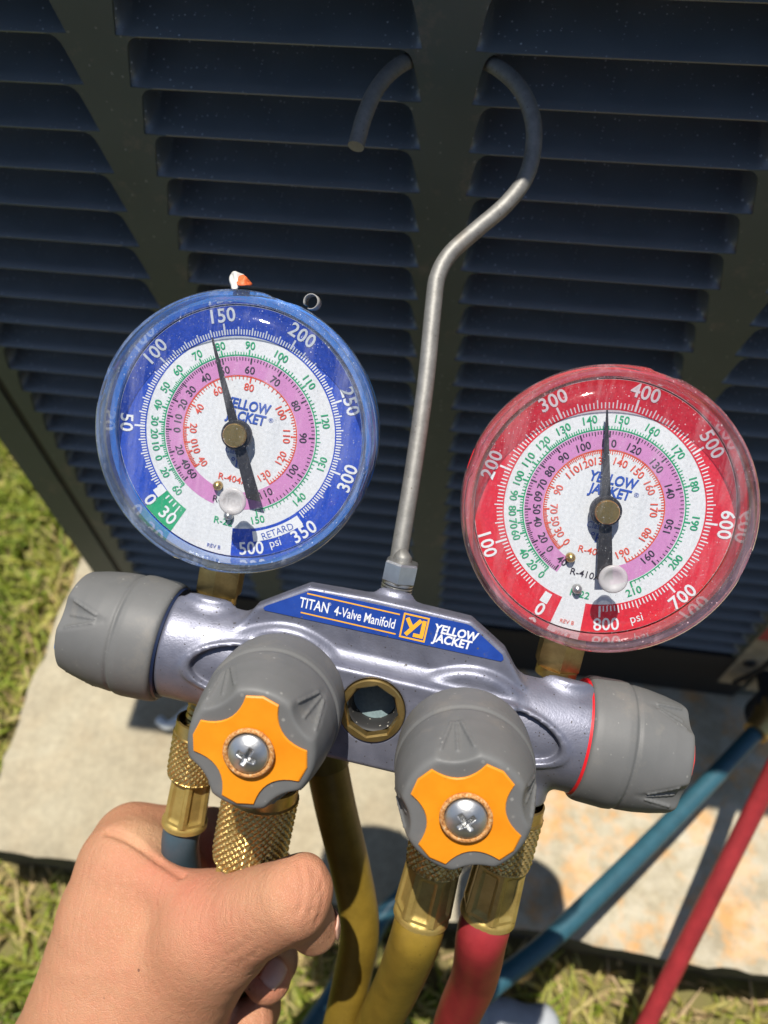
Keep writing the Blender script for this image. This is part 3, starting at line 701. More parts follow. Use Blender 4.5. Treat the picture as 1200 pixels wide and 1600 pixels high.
def gauge(side):
    left = side == 'L'; cu, cv = (-56.7, 68.7) if left else (53.4, 69.9)
    M_BAND, M_CASE, M_BZ = (M_DBLUE, M_BLUEPL, M_BEZEL) if left else (M_DRED, M_REDPL, M_BEZELR)
    V, F = lathe([(20, -24), (37, -24), (40.4, -21), (41.2, -9.3), (40.2, -9.2), (40.2, .6), (38.4, .6), (38.4, -2.5), (.01, -2.5)], 96, cap1=False)
    g = mk("gauge", V * mm, F, M_CASE, man, True, 35); g.location = (cu * mm, cv * mm, 0)
    g["label"] = "low pressure dial gauge with a blue outer band" if left else "high pressure dial gauge with a red outer band"
    def done(mb, name, mt):
        o = mb.obj(name, mt, g); o.data.transform(Matrix.Scale(mm, 4)); return o
    V, F = lathe([(.01, 0), (37.6, 0), (37.6, -2)], 96, cap0=False, cap1=False); mk("dial_plate", V * mm, F, M_WHITE, g, True, 30)
    RB, RG, RP0, RP1, RR = 28.9, 23.35, 17.6, 22.95, 17.35
    band = MB(); wht = MB(); grn = MB(); blk = MB(); red = MB(); pink = MB(); blu = MB()
    z1, z2, z3 = .06, .12, .18
    if left:
        ringsec(band, RB, 37.5, -138, 174.5, z1); ringsec(pink, RP0, RP1, -169, 156 + 12, z1)
        gr = MB(); ringsec(gr, 28.9, 37.5, -154.6, -138.05, z1 + .01); done(gr, "vacuum_patch", M_TGRN)
        for p in np.arange(0, 350.1, 2):
            a = -136.4 + .7865 * p
            if a > 132: continue
            big = p % 50 == 0; md = p % 10 == 0
            tick(wht, a, 29.3, 32.6 if big else (31.5 if md else 30.8), .28 if big else .19, z2)
        ringsec(wht, 29.1, 32.6, -138.4, -133.6, z2 + .02, 4)
        for a, r1 in ((-141.5, 31), (-144.5, 31), (-147.5, 31), (-150.5, 32.4)): tick(wht, a, 29.4, r1, .22, z2 + .02)
        ps = [('0', -136.9), ('50', -96.1), ('100', -56.8), ('150', -18.1), ('200', 22.4), ('250', 61.9), ('300', 99.9), ('350', 135.3), ('30', -148.8)]
        for t, a in ps:
            r = 35.0 if t != '30' else 34.2; rot = -R_(a) + (math.pi if abs(a) > 90.5 else 0)
            put_text(wht, t, r * math.sin(R_(a)), r * math.cos(R_(a)), z3 + .03, 3.9, rot, bold=.018, xs=.98, space=1.05)
        for t, a, s in (('500', 164.0, 3.9), ('psi', 151.3, 2.6)):
            r = 34.9; put_text(wht, t, r * math.sin(R_(a)), r * math.cos(R_(a)), z3 + .03, s, -R_(a) + math.pi, bold=.015 if t == '500' else 0, xs=.95)
        ringsec(wht, 29.8, 33.0, 133.5, 162.5, z2)
        r = 31.4; put_text(blu, "RETARD", r * math.sin(R_(148)), r * math.cos(R_(148)), z3, 2.1, -R_(148) + math.pi, bold=.0, xs=.95)
    else:
        ringsec(band, RB, 37.5, -169.6, 176.2, z1); ringsec(pink, RP0, RP1, -158, 168, z1)
        for p in np.arange(0, 800.1, 5):
            a = -161.6 + .4118 * p; big = p % 100 == 0; md = p % 25 == 0
            if p < 25: continue
            tick(wht, a, 29.3, 32.8 if big else (31.7 if md else 31.0), .30 if big else .17, z2)
        ringsec(wht, 29.6, 33.0, -163.8, -159.4, z2 + .02, 4)
        for t, a in [('0', -162.2), ('100', -120.4), ('200', -80.4), ('300', -38.1), ('400', 5.1), ('500', 45.2), ('600', 85.0), ('700', 125.3)]:
            r = 35.2; put_text(wht, t, r * math.sin(R_(a)), r * math.cos(R_(a)), z3 + .03, 3.9, -R_(a) + (math.pi if abs(a) > 90.5 else 0), bold=.018, xs=.98, space=1.05)
        for t, a, s in (('800', 164.5, 3.8), ('psi', 149.6, 2.7)):
            r = 34.9; put_text(wht, t, r * math.sin(R_(a)), r * math.cos(R_(a)), z3 + .03, s, -R_(a) + math.pi, bold=.012 if t == '800' else 0, xs=.95)
    # temperature scales
    for key, mb, r_line, r_txt, sgn, sz in (('grn', grn, RG, 26.4, 1, 2.2), ('blk', blk, RP1 - .15, 19.3, -1, 2.2), ('red', red, RR, 14.3, -1, 2.15)):
        tb = GA[side + '_' + key]
        for t, a in tb:
            put_text(mb, t, r_txt * math.sin(R_(a)), r_txt * math.cos(R_(a)), z3, sz, -R_(a) + (math.pi if abs(a) > 90.5 else 0), bold=.012, xs=1.0)
            tick(mb, a, r_line, r_line + sgn * 1.8, .24, z2)
        for (t0, a0), (t1, a1) in zip(tb[:-1], tb[1:]):
            nn = 10 if a1 - a0 > 14 else 5
            for q in range(1, nn):
                tick(mb, a0 + (a1 - a0) * q / nn, r_line, r_line + sgn * (1.3 if q * 2 == nn else .95), .13, z2)
        if key != 'blk': ringsec(mb, r_line - .17, r_line + .17, tb[0][1] - .3, tb[-1][1] + .3, z2)
    # centre print
    bx = dict(bold=.012, xs=.86)
    put_text(blu, "YELLOW", .9 if left else .6, 9.0, z3, 2.9, bold=.03, xs=.84, shear=.10); put_text(blu, "JACKET", .9 if left else .4, 5.0, z3, 2.9, bold=.03, xs=.84, shear=.10)
    put_text(blu, "\u00ae", 8.6 if left else 8.1, 6.1, z3, 1.3)
    put_text(blu, "Class", -1.2, -5.2, z3, 1.9, xs=.85); put_text(blu, "\u00b0F", .3 if left else -.2, -8.6, z3, 2.7, bold=.012)
    put_text(red, "R-404A", .4, -13.7 if left else -12.9, z3, 2.0, -.02, bold=.008, xs=1.05); put_text(blk, "R-410A", -.2, -20.9 if left else -20.1, z3, 2.0, -.02, bold=.008, xs=1.05); put_text(grn, "R-22", -.4, -27.2 if left else -26.3, z3, 2.1, -.02, bold=.008, xs=1.05)
    put_text(blu if left else red, "REV B", -2.0, -35.6, z3, 1.2)
    for mb, nm, mt in ((band, "colour_band", M_BAND), (pink, "pink_band", M_PINK), (wht, "lettering", M_TWHT), (grn, "lettering", M_TGRN), (blk, "lettering", M_TBLK), (red, "lettering", M_TRED), (blu, "lettering", M_TBLU)): done(mb, nm, mt)
    # needle with tail, hub
    na = R_(-24.6 if left else -13.6); c, s = math.cos(na), math.sin(na); zN = 3.0
    pts = [(-1.5, 1), (-.22, 29.0), (.22, 29.0), (1.5, 1), (1.75, -4), (2.3, -20.3), (-2.3, -20.3), (-1.75, -4)]
    if left: pts = [(-1.5, 1), (-.22, 29.0), (.22, 29.0), (1.5, 1), (1.7, -4), (2.2, -21.0), (-1.9, -19.0), (-1.7, -4)]
    pp = [(x * c + y * s, -x * s + y * c) for x, y in pts]; V, F = prism(pp[::-1], zN, zN + .45)
    mk("needle", np.array(V) * mm, F, M_NEEDLE, g, False)
    V, F = lathe([(4.5, 2.2), (4.5, 4.1), (4.2, 4.5), (3.2, 4.5)], 48); mk("needle_hub", V * mm, F, M_NEEDLE, g, True, 35)
    V, F = lathe([(3.5, 4.4), (3.5, 5.9), (3.2, 6.3), (.01, 6.3)], 40, cap1=False); V[:, 2] -= np.where(np.abs(V[:, 0]) < .28, 0, 0)
    mk("needle_screw", V * mm, F, M_BRASS, g, True, 35)
    for rr, aa, mt in ((17.1, -167.4 if left else -159.8, M_BRASS), (25.0, 177.5 if left else -176.1, M_STEEL)):
        V, F = lathe([(1.45, 0), (1.45, 1.2), (1.0, 2.0), (.01, 2.3)], 20, cap1=False); o = mk("stop_pin", V * mm, F, mt, g); o.location = (rr * mm * math.sin(R_(aa)), rr * mm * math.cos(R_(aa)), 0)
    # clear lens with plug, stepped clear bezel with notches
    V, F = lathe([(38.3, 8.6), (38.3, 8.9), (30, 9.5), (15, 9.9), (.05, 10.0)], 96, cap0=False, cap1=False); mk("lens", V * mm, F, M_LENS, g)
    def bz(th, h, r):
        gap = np.zeros_like(th)
        for k in (0, 1, 2, 3): gap = np.maximum(gap, np.exp(-((np.angle(np.exp(1j * (th - (math.pi / 2 + R_(-8) + k * math.pi / 2))))) / R_(5.2)) ** 8))
        return r - gap * np.where(r > 40.45, .5, 0)
    V, F = lathe([(40.25, -9), (41.5, -8.6), (41.8, -2), (41.6, 5.5), (41.1, 6.4), (40.8, 6.6), (40.6, 9.2), (40.1, 9.9), (39.5, 10.0), (38.9, 9.2), (38.5, 8.9), (37.9, 8.2), (37.8, .8), (40.22, .75)], 192, rfun=bz, close=True)
    mk("clear_bezel", V * mm, F, M_BZ, g, True, 28)
    pr_, pa_ = (19.3, 167.2) if left else (18.8, 163.9)
    V, F = lathe([(2.2, 8.4), (2.4, 10), (3.9, 10.4), (4.1, 11.2), (3.6, 11.7), (2.5, 11.5), (1.9, 11.0), (.01, 11.0)], 40, cap1=False); o = mk("lens_plug", V * mm, F, M_PLUG, g); o.location = (pr_ * .97 * mm * math.sin(R_(pa_)), pr_ * .97 * mm * math.cos(R_(pa_)), 0)
    # brass stem
    b = MB(); V, F = lathe([(7.6, -52.6), (8.0, -52.0), (8.0, -43.5), (7.4, -41)], 6, axis=1); b.add(V * [.93, 1, .93] + [0, 0, -8.0], F)
    V, F = lathe([(6.4, -55.0), (6.4, -52.2)], 30, axis=1); b.add(V + [0, 0, -6.5], F); o = b.obj("stem", M_BRASSD, g, False); o.data.transform(Matrix.Scale(mm, 4))
    o.location = (0, 0, 0)
    if left:
        # curled bits of peeling sticker at the rim
        def curl(x, y, w_, r, a0, a1, rot, mt, nm):
            V = []; F = []; n = 18
            for i in range(n + 1):
                t = R_(a0 + (a1 - a0) * i / n); 
                for k in (0, 1): V.append((r * math.cos(t), r * math.sin(t) * (1 - .0 * k), (k - .5) * w_ + .25 * r * math.cos(t)))
            V = np.array(V); c_, s_ = math.cos(rot), math.sin(rot); V[:, 0], V[:, 1] = V[:, 0] * c_ - V[:, 1] * s_ + x, V[:, 0] * s_ + V[:, 1] * c_ + y
            F = [(2 * i, 2 * i + 1, 2 * i + 3, 2 * i + 2) for i in range(n)]
            V[:, 2] -= 13; o = mk(nm, V * mm, F, mt, g); sm = o.modifiers.new("thick", 'SOLIDIFY'); sm.thickness = .0003; return o
        def leaf(x, y, w_, h_, rot, mt, dz=0., tp=.35):
            V = []; n = 10
            for i in range(n + 1):
                for j in range(n + 1):
                    a = i / n * 2 - 1; b_ = j / n * 2 - 1; q = max(abs(a), abs(b_)); l = math.hypot(a, b_); f = q / l * .75 + .25 if l else 1
                    V.append((a * f * w_ / 2, (b_ * f * (1 - tp * max(0, a)) + .25 * a * a) * h_ / 2, 2.2 * math.cos(a * 1.6) - 1.2 * b_ + .3 * math.sin(5 * a + 3 * b_) + dz))
            V = np.array(V); c_, s_ = math.cos(rot), math.sin(rot); V[:, 0], V[:, 1] = V[:, 0] * c_ - V[:, 1] * s_ + x, V[:, 0] * s_ + V[:, 1] * c_ + y; V[:, 2] -= 6
            F = [(i * (n + 1) + j, (i + 1) * (n + 1) + j, (i + 1) * (n + 1) + j + 1, i * (n + 1) + j + 1) for i in range(n) for j in range(n)]
            o = mk("curled_sticker", V * mm, F, mt, g); sm = o.modifiers.new("thick", 'SOLIDIFY'); sm.thickness = .0003
        pap = mat("sticker_paper", (.62, .60, .56), .7); org = mat("sticker_orange", (.75, .14, .04), .6, 0, None, .4, 700)
        leaf(-10.2, 44.0, 4.8, 5.6, .25, pap); leaf(-7.7, 44.2, 4.6, 3.2, -.35, org, .9, .6)
        curl(11.9, 42.9, 6.0, 2.1, -70, 250, -.6, mat('sticker_grey', (.30, .29, .27), .7), "curled_sticker")
    return g
gauge('L'); gauge('R')

# ------------------------------------------------------------------ hook, nut
HK = [ML(-.6, 33, -1), ML(-.9, 42, -2), W(622, 880, .2370), W(645, 740, .2405), W(665, 600, .244), W(677, 480, .2475), W(684, 432, .249), W(704, 396, .2505), W(746, 358, .252), W(790, 320, .2535), W(820, 280, .255), W(833, 235, .2560), W(832, 185, .257), W(812, 138, .260), W(775, 104, .2672), W(735, 88, .2745), W(690, 82, .2790), W(650, 90, .2745), W(616, 108, .2665), W(588, 140, .261), W(570, 180, .258), W(556, 229, .256)]
Minv = np.array(M4.inverted())
def toL(P): P = np.asarray(P); return P @ Minv[:3, :3].T + Minv[:3, 3]
V, F = tube(catmull(toL(HK), 12), .00275, 20); mk("hook", V, F, M_ROD, man, True, 50)
b = MB()
V, F = lathe([(5.2, 34.6), (5.6, 35.2), (5.6, 40.6), (5.1, 41.2), (3.1, 41.3)], 6, axis=1); b.add(V + [-.8, 0, -1.2], F); o = b.obj("hook_nut", M_STEEL, man); o.data.transform(Matrix.Scale(mm, 4))
b = MB()
for k in range(3):
    V, F = lathe([(4.2, 31.8 + k * 1.0), (4.9, 32.1 + k * 1.0), (4.9, 32.5 + k * 1.0), (4.2, 32.8 + k * 1.0)], 32, axis=1); b.add(V + [-.8, 0, -1.2], F)
o = b.obj("lock_washer", M_STEEL, man, True, 30); o.data.transform(Matrix.Scale(mm, 4))

# threaded ports under the body
def port(u, r, v0, v1, pw, nm="threaded_port"):
    pr = []; n = 10
    for i in range(n * 2 + 1): pr.append((r - (.45 if i % 2 else 0), v1 + (v0 - v1) * i / (2 * n)))
    V, F = lathe(pr, 32, axis=1); o = mk(nm, (V + [u, 0, pw]) * mm, F, M_BRASS, man, True, 20)
for u, r, pw in ((-54.0, 5.6, -5), (-29, 8.0, 4), (29, 6.0, 6), (49.2, 6.0, 6)): port(u, r, -17, -38, pw)

#==HOSES==
# ------------------------------------------------------------------ hoses with knurled brass couplings
def knurl_coupling(r, L, collar, nd, name):
    """coupling along -y from 0; knurled barrel"""
    nz = int(L / (2 * math.pi * r / nd) * 7); nt = nd * 7; pr = [(r * .86, -.0), (r * .93, -.3), (r * .93, -collar), (r * .97, -collar - .35)]
    zz = np.linspace(-collar - .4, -collar - L, nz); pitch = 2 * math.pi * r / nd
    prof = pr + [(r * (1 - .06 * max(0, (i / (nz - 1) - .86) / .14) ** 2), z) for i, z in enumerate(zz)] + [(r * .72, -collar - L - .5), (r * .70, -collar - L - .2)]
    def rf(th, h, rr):
        if h > -collar - .39 or h < -collar - L + .01: return np.full_like(th, rr)
        a = th * nd / (2 * math.pi); bq = h / pitch
        p = np.abs(((a + bq) % 1) * 2 - 1); q = np.abs(((a - bq) % 1) * 2 - 1)
        return rr - .62 * (r / 9) * np.maximum(p, q) ** 1.0 * np.where(h > -collar - .8, .3, 1)
    V, F = lathe([(a, -b) for a, b in prof], nt, rfun=lambda th, h, rr: rf(th, -h, rr), axis=2, cap0=False, cap1=False)
    V = np.stack([V[:, 0], -V[:, 2], V[:, 1]], 1)
    return V, F
def ferrule(r0, r1, L, n8=6):
    nz = 40; zz = np.linspace(0, L, nz)
    def rf(th, h, rr):
        t = h / L; base = r0 + (r1 - r0) * t
        if t > .88: return np.full_like(th, base + .6 * math.sin(min(1, (t - .88) / .04) * 1.57))
        ph = ((th + math.pi / n8) * n8 / (2 * math.pi)) % 1 - .5
        poly = base * (1 / np.cos((th + math.pi / n8) % (2 * math.pi / n8) - math.pi / n8) * .97)
        wz = np.clip((t - .07) / .05, 0, 1) * np.clip((.82 - t) / .06, 0, 1); wt = np.clip((.33 - np.abs(ph)) / .05, 0, 1)
        return poly * (1 - 0) - .75 * (r0 / 7) * wz * wt
    prof = [(r0 * .8, -.2)] + [(r0, z) for z in zz] + [(r1 * .8, L + .1)]
    V, F = lathe(prof, 128, rfun=lambda th, h, rr: rf(th, h, rr) if 0 <= h <= L else np.full_like(th, rr), cap0=False, cap1=False)
    return np.stack([V[:, 0], -V[:, 2], V[:, 1]], 1), F
KC = {}
def hose(name_label, u, path, rad, mt, kr, kL, kc, nd, v0, f0, f1, fL, spin=0., w=4., fm=None):
    """thing: rubber hose tube, knurled coupling, crimped ferrule; screwed onto a port of the manifold"""
    root = empty("refrigerant_hose", Matrix.Translation(ML(u, v0, w)))
    tag(root, name_label, "hose", "refrigerant hoses on the gauge manifold")
    Rm = np.stack([MU, MV, MW], 1); base = ML(u, v0, w)
    key = (kr, kL, kc)
    V, F = knurl_coupling(kr, kL, kc, nd, ""); mk("knurled_coupling", V @ Rm.T * mm, F, M_BRASS, root, False)
    V, F = ferrule(f0, f1, fL); c, s = math.cos(spin), math.sin(spin)
    V = np.stack([V[:, 0] * c + V[:, 2] * s, V[:, 1], -V[:, 0] * s + V[:, 2] * c], 1); V[:, 1] -= kc + kL + .1
    mk("crimped_ferrule", V @ Rm.T * mm, F, fm or M_BRASSY, root, True, 25)
    st = v0 - kc - kL - fL
    e_ = np.asarray(path[-1]); path = list(path)
    if len(path) < 7: path += [np.array([e_[0] + .01, e_[1] - .05, max(e_[2] * .45, GZ + .03)]), np.array([e_[0] + .03, e_[1] - .13, GZ + .009]), np.array([e_[0] + .05, e_[1] - .30, GZ + .009])]
    P = [ML(u, st + 1.0, w), ML(u, st - 9, w)] + list(path)
    C_ = catmull(P, 12); V, F = tube(C_ - base, np.interp(np.arange(len(C_)) / 12, [0, 4, 7], [rad, rad, rad * (.76 if len(P) > 9 else 1)]), 24); mk("hose_tube", V, F, mt, root)
    return root
# ground level for hoses lying on the grass
hose("slate blue hose on the leftmost coupling, running down through the fist", -54.0, [W(291, 1402, .2730), W(294, 1480, .288), W(300, 1580, .298), W(330, 1720, .34), W(420, 1700, .45)], .0063, M_SLATE, 8.9, 15.6, 4.3, 26, -26.5, 6.5, 7.0, 18.3, .2, -5)
hose("hose on the large coupling held between thumb and finger", -29, [W(378, 1440, .262), W(362, 1530, .275), W(345, 1640, .30), W(330, 1760, .35)], .0088, M_YEL, 12.4, 23.5, 4.6, 34, -36.6, 9.6, 9.6, 20, .1)
hose("dull yellow hose on the coupling under the right front knob", 29, [W(620, 1540, .2720), W(580, 1620, .302), W(530, 1720, .34), W(480, 1900, .40)], .0082, M_YEL, 9.4, 20.5, 4.0, 26, -25.6, 7.7, 8.4, 18.6, .39, 6)
hose("red hose from the right coupling that loops back up past the pad edge", 49.2, [W(740, 1530, .2700), W(706, 1620, .302), W(690, 1760, .35), W(760, 1900, .42), W(880, 1830, .48), W(950, 1715, .52), W(1010, 1600, .525), W(1105, 1412, .515), W(1200, 1222, .505), W(1320, 980, .47)], .0081, M_RED, 9.2, 17.0, 4.0, 26, -22.2, 7.5, 8.3, 19.6, .05, 6)
# thick yellow hose parked on the back of the manifold
root = empty("refrigerant_hose", Matrix.Translation(W(505, 1165, .262)))
tag(root, "thick olive yellow hose hanging behind the left front knob and the thumb", "hose", "refrigerant hoses on the gauge manifold")
base = W(505, 1165, .262)
V, F = tube(catmull(np.array([W(500, 1130, .270), W(508, 1180, .271), W(524, 1260, .276), W(548, 1360, .284), W(562, 1440, .290), W(556, 1500, .297), W(536, 1590, .310), W(505, 1720, .35), W(470, 1900, .44), W(470, 1900, .44) + np.array([.01, -.04, -.12]), np.array([W(470, 1900, .44)[0] + .02, W(470, 1900, .44)[1] - .14, GZ + .008]), np.array([W(470, 1900, .44)[0] - .02, W(470, 1900, .44)[1] - .34, GZ + .008])]), 12) - base, .0074, 24); mk("hose_tube", V, F, M_YEL, root)
V, F = tube(np.array([W(495, 1105, .270), W(502, 1145, .270), W(511, 1196, .2717)]) - base, .0079, 24); mk("hose_cuff", V, F, mat("olive_cuff", (.10, .075, .02), .5), root)
# blue hose across the pad to the service valve
BP = np.array([W(1196, 1128, .60), W(1150, 1178, .585), W(1060, 1272, .555), W(960, 1372, .52), W(860, 1468, .49), W(770, 1540, .465), W(690, 1612, .45), W(560, 1700, .455), W(470, 1650, .50), W(515, 1560, .53), W(565, 1490, .545), W(603, 1425, .55), W(655, 1375, .565), W(705, 1335, .585)])
root = empty("refrigerant_hose", Matrix.Translation(BP[0])); tag(root, "blue hose stretched from the cabinet's valve across the stained pad", "hose", "refrigerant hoses on the gauge manifold")
V, F = tube(catmull(BP, 14) - BP[0], .0066, 20); mk("hose_tube", V, F, M_BLU, root)
b = MB(); P = np.array([W(1204, 1096, .605), W(1196, 1128, .60), W(1180, 1146, .594)]) - BP[0]; V, F = tube(P, [.0095, .0105, .0098], 12); b.add(V, F); b.obj("end_fitting", M_BRASSD, root, True, 40); b = MB(); P = np.array([BP[-1] + (BP[-1] - BP[-2]) * k_ for k_ in (-.15, .1, .45)]) - BP[0]; V, F = tube(P, [.0075, .009, .0085], 12); b.add(V, F); b.obj("end_fitting", M_BRASSD, root, True, 40)

#==HAND==
# ------------------------------------------------------------------ hand
def H(px, py, t): return W(px, py, t) * 1000
BONES = [  # a, b, radius a, radius b (mm), blend
    (H(120, 1740, .275), H(205, 1560, .268), 35, 31, 8), (H(205, 1560, .268), H(218, 1440, .268), 31, 27.5, 8),
    (H(218, 1440, .268), H(200, 1350, .268), 26.5, 15.5, 8), (H(250, 1560, .262), H(335, 1458, .245), 24, 17.0, 8),
    (H(332, 1456, .2450), H(455, 1404, .2235), 16.0, 11.3, 8), (H(462, 1410, .2255), H(490, 1450, .2350), 9.6, 7.6, 2.5), (H(478, 1368, .2230), H(484, 1384, .2228), 6.0, 6.2, 4),
    (H(196, 1350, .2590), H(338, 1424, .2420), 6.5, 6.0, 7), (H(200, 1345, .270), H(206, 1318, .278), 15, 13.0, 5), (H(206, 1314, .278), H(330, 1308, .296), 12.6, 11.0, 4), (H(330, 1316, .292), H(425, 1360, .291), 10.5, 8.6, 3),
    (H(240, 1420, .285), H(340, 1450, .306), 14, 11, 5), (H(340, 1450, .306), H(425, 1500, .288), 10.5, 9.2, 3), (H(425, 1500, .288), H(418, 1528, .262), 9.0, 8.0, 3),
    (H(230, 1500, .290), H(330, 1530, .306), 14, 10.5, 6), (H(330, 1530, .306), H(400, 1575, .290), 10, 8.8, 3), (H(400, 1575, .290), H(392, 1596, .264), 8.6, 7.8, 3),
    (H(220, 1580, .290), H(310, 1620, .306), 13, 9.5, 6), (H(310, 1620, .306), H(375, 1660, .292), 9, 7.8, 3), (H(375, 1660, .292), H(366, 1672, .268), 7.6, 7.0, 3)]
def sdf_hand0(P):
    d = None
    for a, b_, ra, rb, k in BONES:
        c = capsule(P, a, b_, ra, rb); d = c if d is None else smin(d, c, k)
    return d
def trace(px, py):
    o = CAM * 1000; dr = nrm(ray(px, py)); t = 120.
    for _ in range(90):
        d = float(sdf_hand0([np.array(q) for q in o + dr * t])); t += d * .8
        if d < .02: break
    return o + dr * t
def line(pts): return [trace(*p) for p in pts]
CREASE = [(line([(168, 1300), (190, 1306), (215, 1320), (250, 1345), (285, 1368)]), 1.4, .7)]
for dx, dy in ((0, 0), (11, 9), (-18, -4)):
    CREASE.append((line([(484 + dx, 1350 + dy), (492 + dx, 1372 + dy), (493 + dx, 1400 + dy), (484 + dx, 1432 + dy)]), .5, .5))
for dx, dy in ((0, 0), (16, 16), (-16, -14)):
    CREASE.append((line([(372 + dx, 1508 + dy), (392 + dx, 1496 + dy), (408 + dx, 1480 + dy)]), .45, .5))
def sdf_hand(X, Y, Z):
    P = (X, Y, Z); d = sdf_hand0(P)
    for L, r, k in CREASE:
        for a, b_ in zip(L[:-1], L[1:]): d = smax(d, -capsule(P, a, b_, r, r), k)
    return d
allp = np.array([p for B in BONES for p in B[:2]])
lo_ = allp.min(0) - 36; hi_ = allp.max(0) + 30
# the rest of the person, crouching on the lawn behind the phone, out of view and added to block sky and ground light (coarser, same mesh): arms, neck, head
def sdf_rest(X, Y, Z):
    P = (X, Y, Z); wr = BONES[0][0] / 1000
    d = capsule(P, wr, (-.22, -.50, .50), .034, .044)
    for a_, b_, ra, rb in (((-.22, -.50, .50), (-.15, -.63, .80), .040, .045), ((-.15, -.63, .80), (.15, -.63, .80), .045, .045), ((.15, -.63, .80), (.31, -.71, .62), .045, .040), ((0, -.64, .78), (0, -.86, .46), .10, .11), ((0, -.62, .76), (0, -.60, .84), .06, .05)): d = smin(d, capsule(P, a_, b_, ra, rb), .02)
    d = smin(d, capsule(P, (.31, -.71, .62), (.30, -.69, .60), .040, .042), .02)
    d = smin(d, capsule(P, (.30, -.70, .60), (.285, -.575, .525), .043, .030), .01)
    d = smin(d, rbox(X, Y, Z, (.287, -.545, .512), (.042, .045, .016), .014), .02)
    for i in range(4): d = smin(d, capsule(P, (.262 + .019 * i, -.515, .512), (.262 + .020 * i, -.475 - (.006 if i in (0, 3) else 0), .472), .0095, .0078), .006)
    d = smin(d, capsule(P, (.255, -.56, .51), (.232, -.51, .485), .012, .009), .008)
    d = np.minimum(d, capsule(P, (0, -.60, .82), (0, -.545, .93), .056, .052))
    c, s_ = math.cos(.75), math.sin(.75); y = (Y + .51) * c - (Z - 1.0) * s_ * -1; z = -(Y + .51) * s_ * 1 + (Z - 1.0) * c
    y, z = (Y + .51) * c - (Z - 1.0) * s_, (Y + .51) * s_ + (Z - 1.0) * c     # face axes: +y forward, +z up
    hd = (np.sqrt((X / .074) ** 2 + (y / .092) ** 2 + (z / .112) ** 2) - 1) * .08
    hd = smin(hd, capsule((X, y, z), (0, .05, -.07), (0, .066, -.088), .034, .026), .03)
    hd = smin(hd, capsule((X, y, z), (0, .088, .012), (0, .112, -.022), .009, .014), .012)
    for k in (-1, 1):
        hd = smin(hd, capsule((X, y, z), (k * .074, -.01, .02), (k * .078, -.012, -.03), .014, .010), .008)
        hd = smax(hd, -capsule((X, y, z), (k * .026, .094, .014), (k * .034, .092, .014), .012, .012), .008)
        hd = smin(hd, capsule((X, y, z), (k * .030, .078, .014), (k * .031, .078, .014), .0115, .0115), .003)
        hd = smin(hd, capsule((X, y, z), (k * .006, .091, -.050), (k * .022, .084, -.052), .007, .005), .005)
    return smin(d, hd, .02)
FL, FH = (-.30, -1.0, .34), (.37, -.20, 1.13)
axs = []
for q in range(3):
    l_, h_ = lo_[q] / 1000, hi_[q] / 1000
    axs.append(np.concatenate([np.arange(min(FL[q], l_ - .02), l_, .0085), np.arange(l_, h_, .00092), np.arange(h_, max(FH[q], h_ + .02), .0085)]))
def sdf_person(X, Y, Z):
    d = sdf_rest(X.astype(np.float32), Y.astype(np.float32), Z.astype(np.float32))
    sl = tuple(slice(np.searchsorted(axs[q], lo_[q] / 1000), np.searchsorted(axs[q], hi_[q] / 1000)) for q in range(3))
    d[sl] = smin(d[sl], sdf_hand(X[sl] * 1000, Y[sl] * 1000, Z[sl] * 1000) / 1000, .003); return d
V, F = snets(sdf_person, FL, FH, 1, axs); V = V * 1000
HO = np.array([lo_[0] + 20, lo_[1] + 20, lo_[2]])
person = mk("person", (V - HO) * mm, F, M_SKIN); person.location = HO * mm
sm = person.modifiers.new("smooth", 'SMOOTH'); sm.factor = .5; sm.iterations = 1
def blob(pts, s):
    v = np.zeros(len(V))
    for p in pts:
        q = np.array(p); v = np.maximum(v, np.exp(-((V - q) ** 2).sum(1) / (2 * s * s)))
    return v
fl = np.clip(.30 * blob(line([(212, 1330), (240, 1350), (270, 1370), (296, 1386)]), 5.5) + .20 * blob([trace(330, 1432)], 12) + .16 * blob([trace(480, 1380)], 8) + .55 * blob([trace(332, 1330)], 7) + .3 * blob([trace(425, 1525)], 6), 0, .9)
pl = np.clip(.6 * blob([trace(222, 1306), trace(250, 1312)], 6) + .15 * blob([trace(420, 1400)], 10), 0, .8)
attr(person, "flush", fl); attr(person, "pale", pl)
tag(person, "crouching person, bare left hand reaching in to close thumb and fingers round the brass couplings", "person")
def sdf_legs(X, Y, Z):
    P = (X, Y, Z); d = capsule(P, (-.05, -.86, .42), (.05, -.86, .42), .150, .150)
    for k in (-1, 1):
        d = smin(d, capsule(P, (k * .10, -.84, .40), (k * .30, -.56, .42), .095, .068), .05)
        d = smin(d, capsule(P, (k * .30, -.56, .42), (k * .25, -.68, .05), .066, .050), .03)
    return d
def sdf_shirt(X, Y, Z):
    P = (X, Y, Z); d = capsule((X * .74, Y, Z), (0, -.86, .44), (0, -.64, .76), .130, .128)
    for a, b_, ra, rb in (((-.15, -.63, .80), (-.225, -.52, .54), .072, .054), ((.15, -.63, .80), (.315, -.72, .63), .072, .054)): d = smin(d, capsule(P, a, b_, ra, rb), .05)
    return d
def sdf_shoes(X, Y, Z):
    P = (np.abs(X), Y, Z); Z = Z + .035; P = (np.abs(X), Y, Z); return smax(smin(capsule(P, (.25, -.70, .05), (.27, -.54, .035), .052, .046), capsule(P, (.25, -.69, .06), (.25, -.68, .12), .05, .045), .03), -Z + .002, .005)
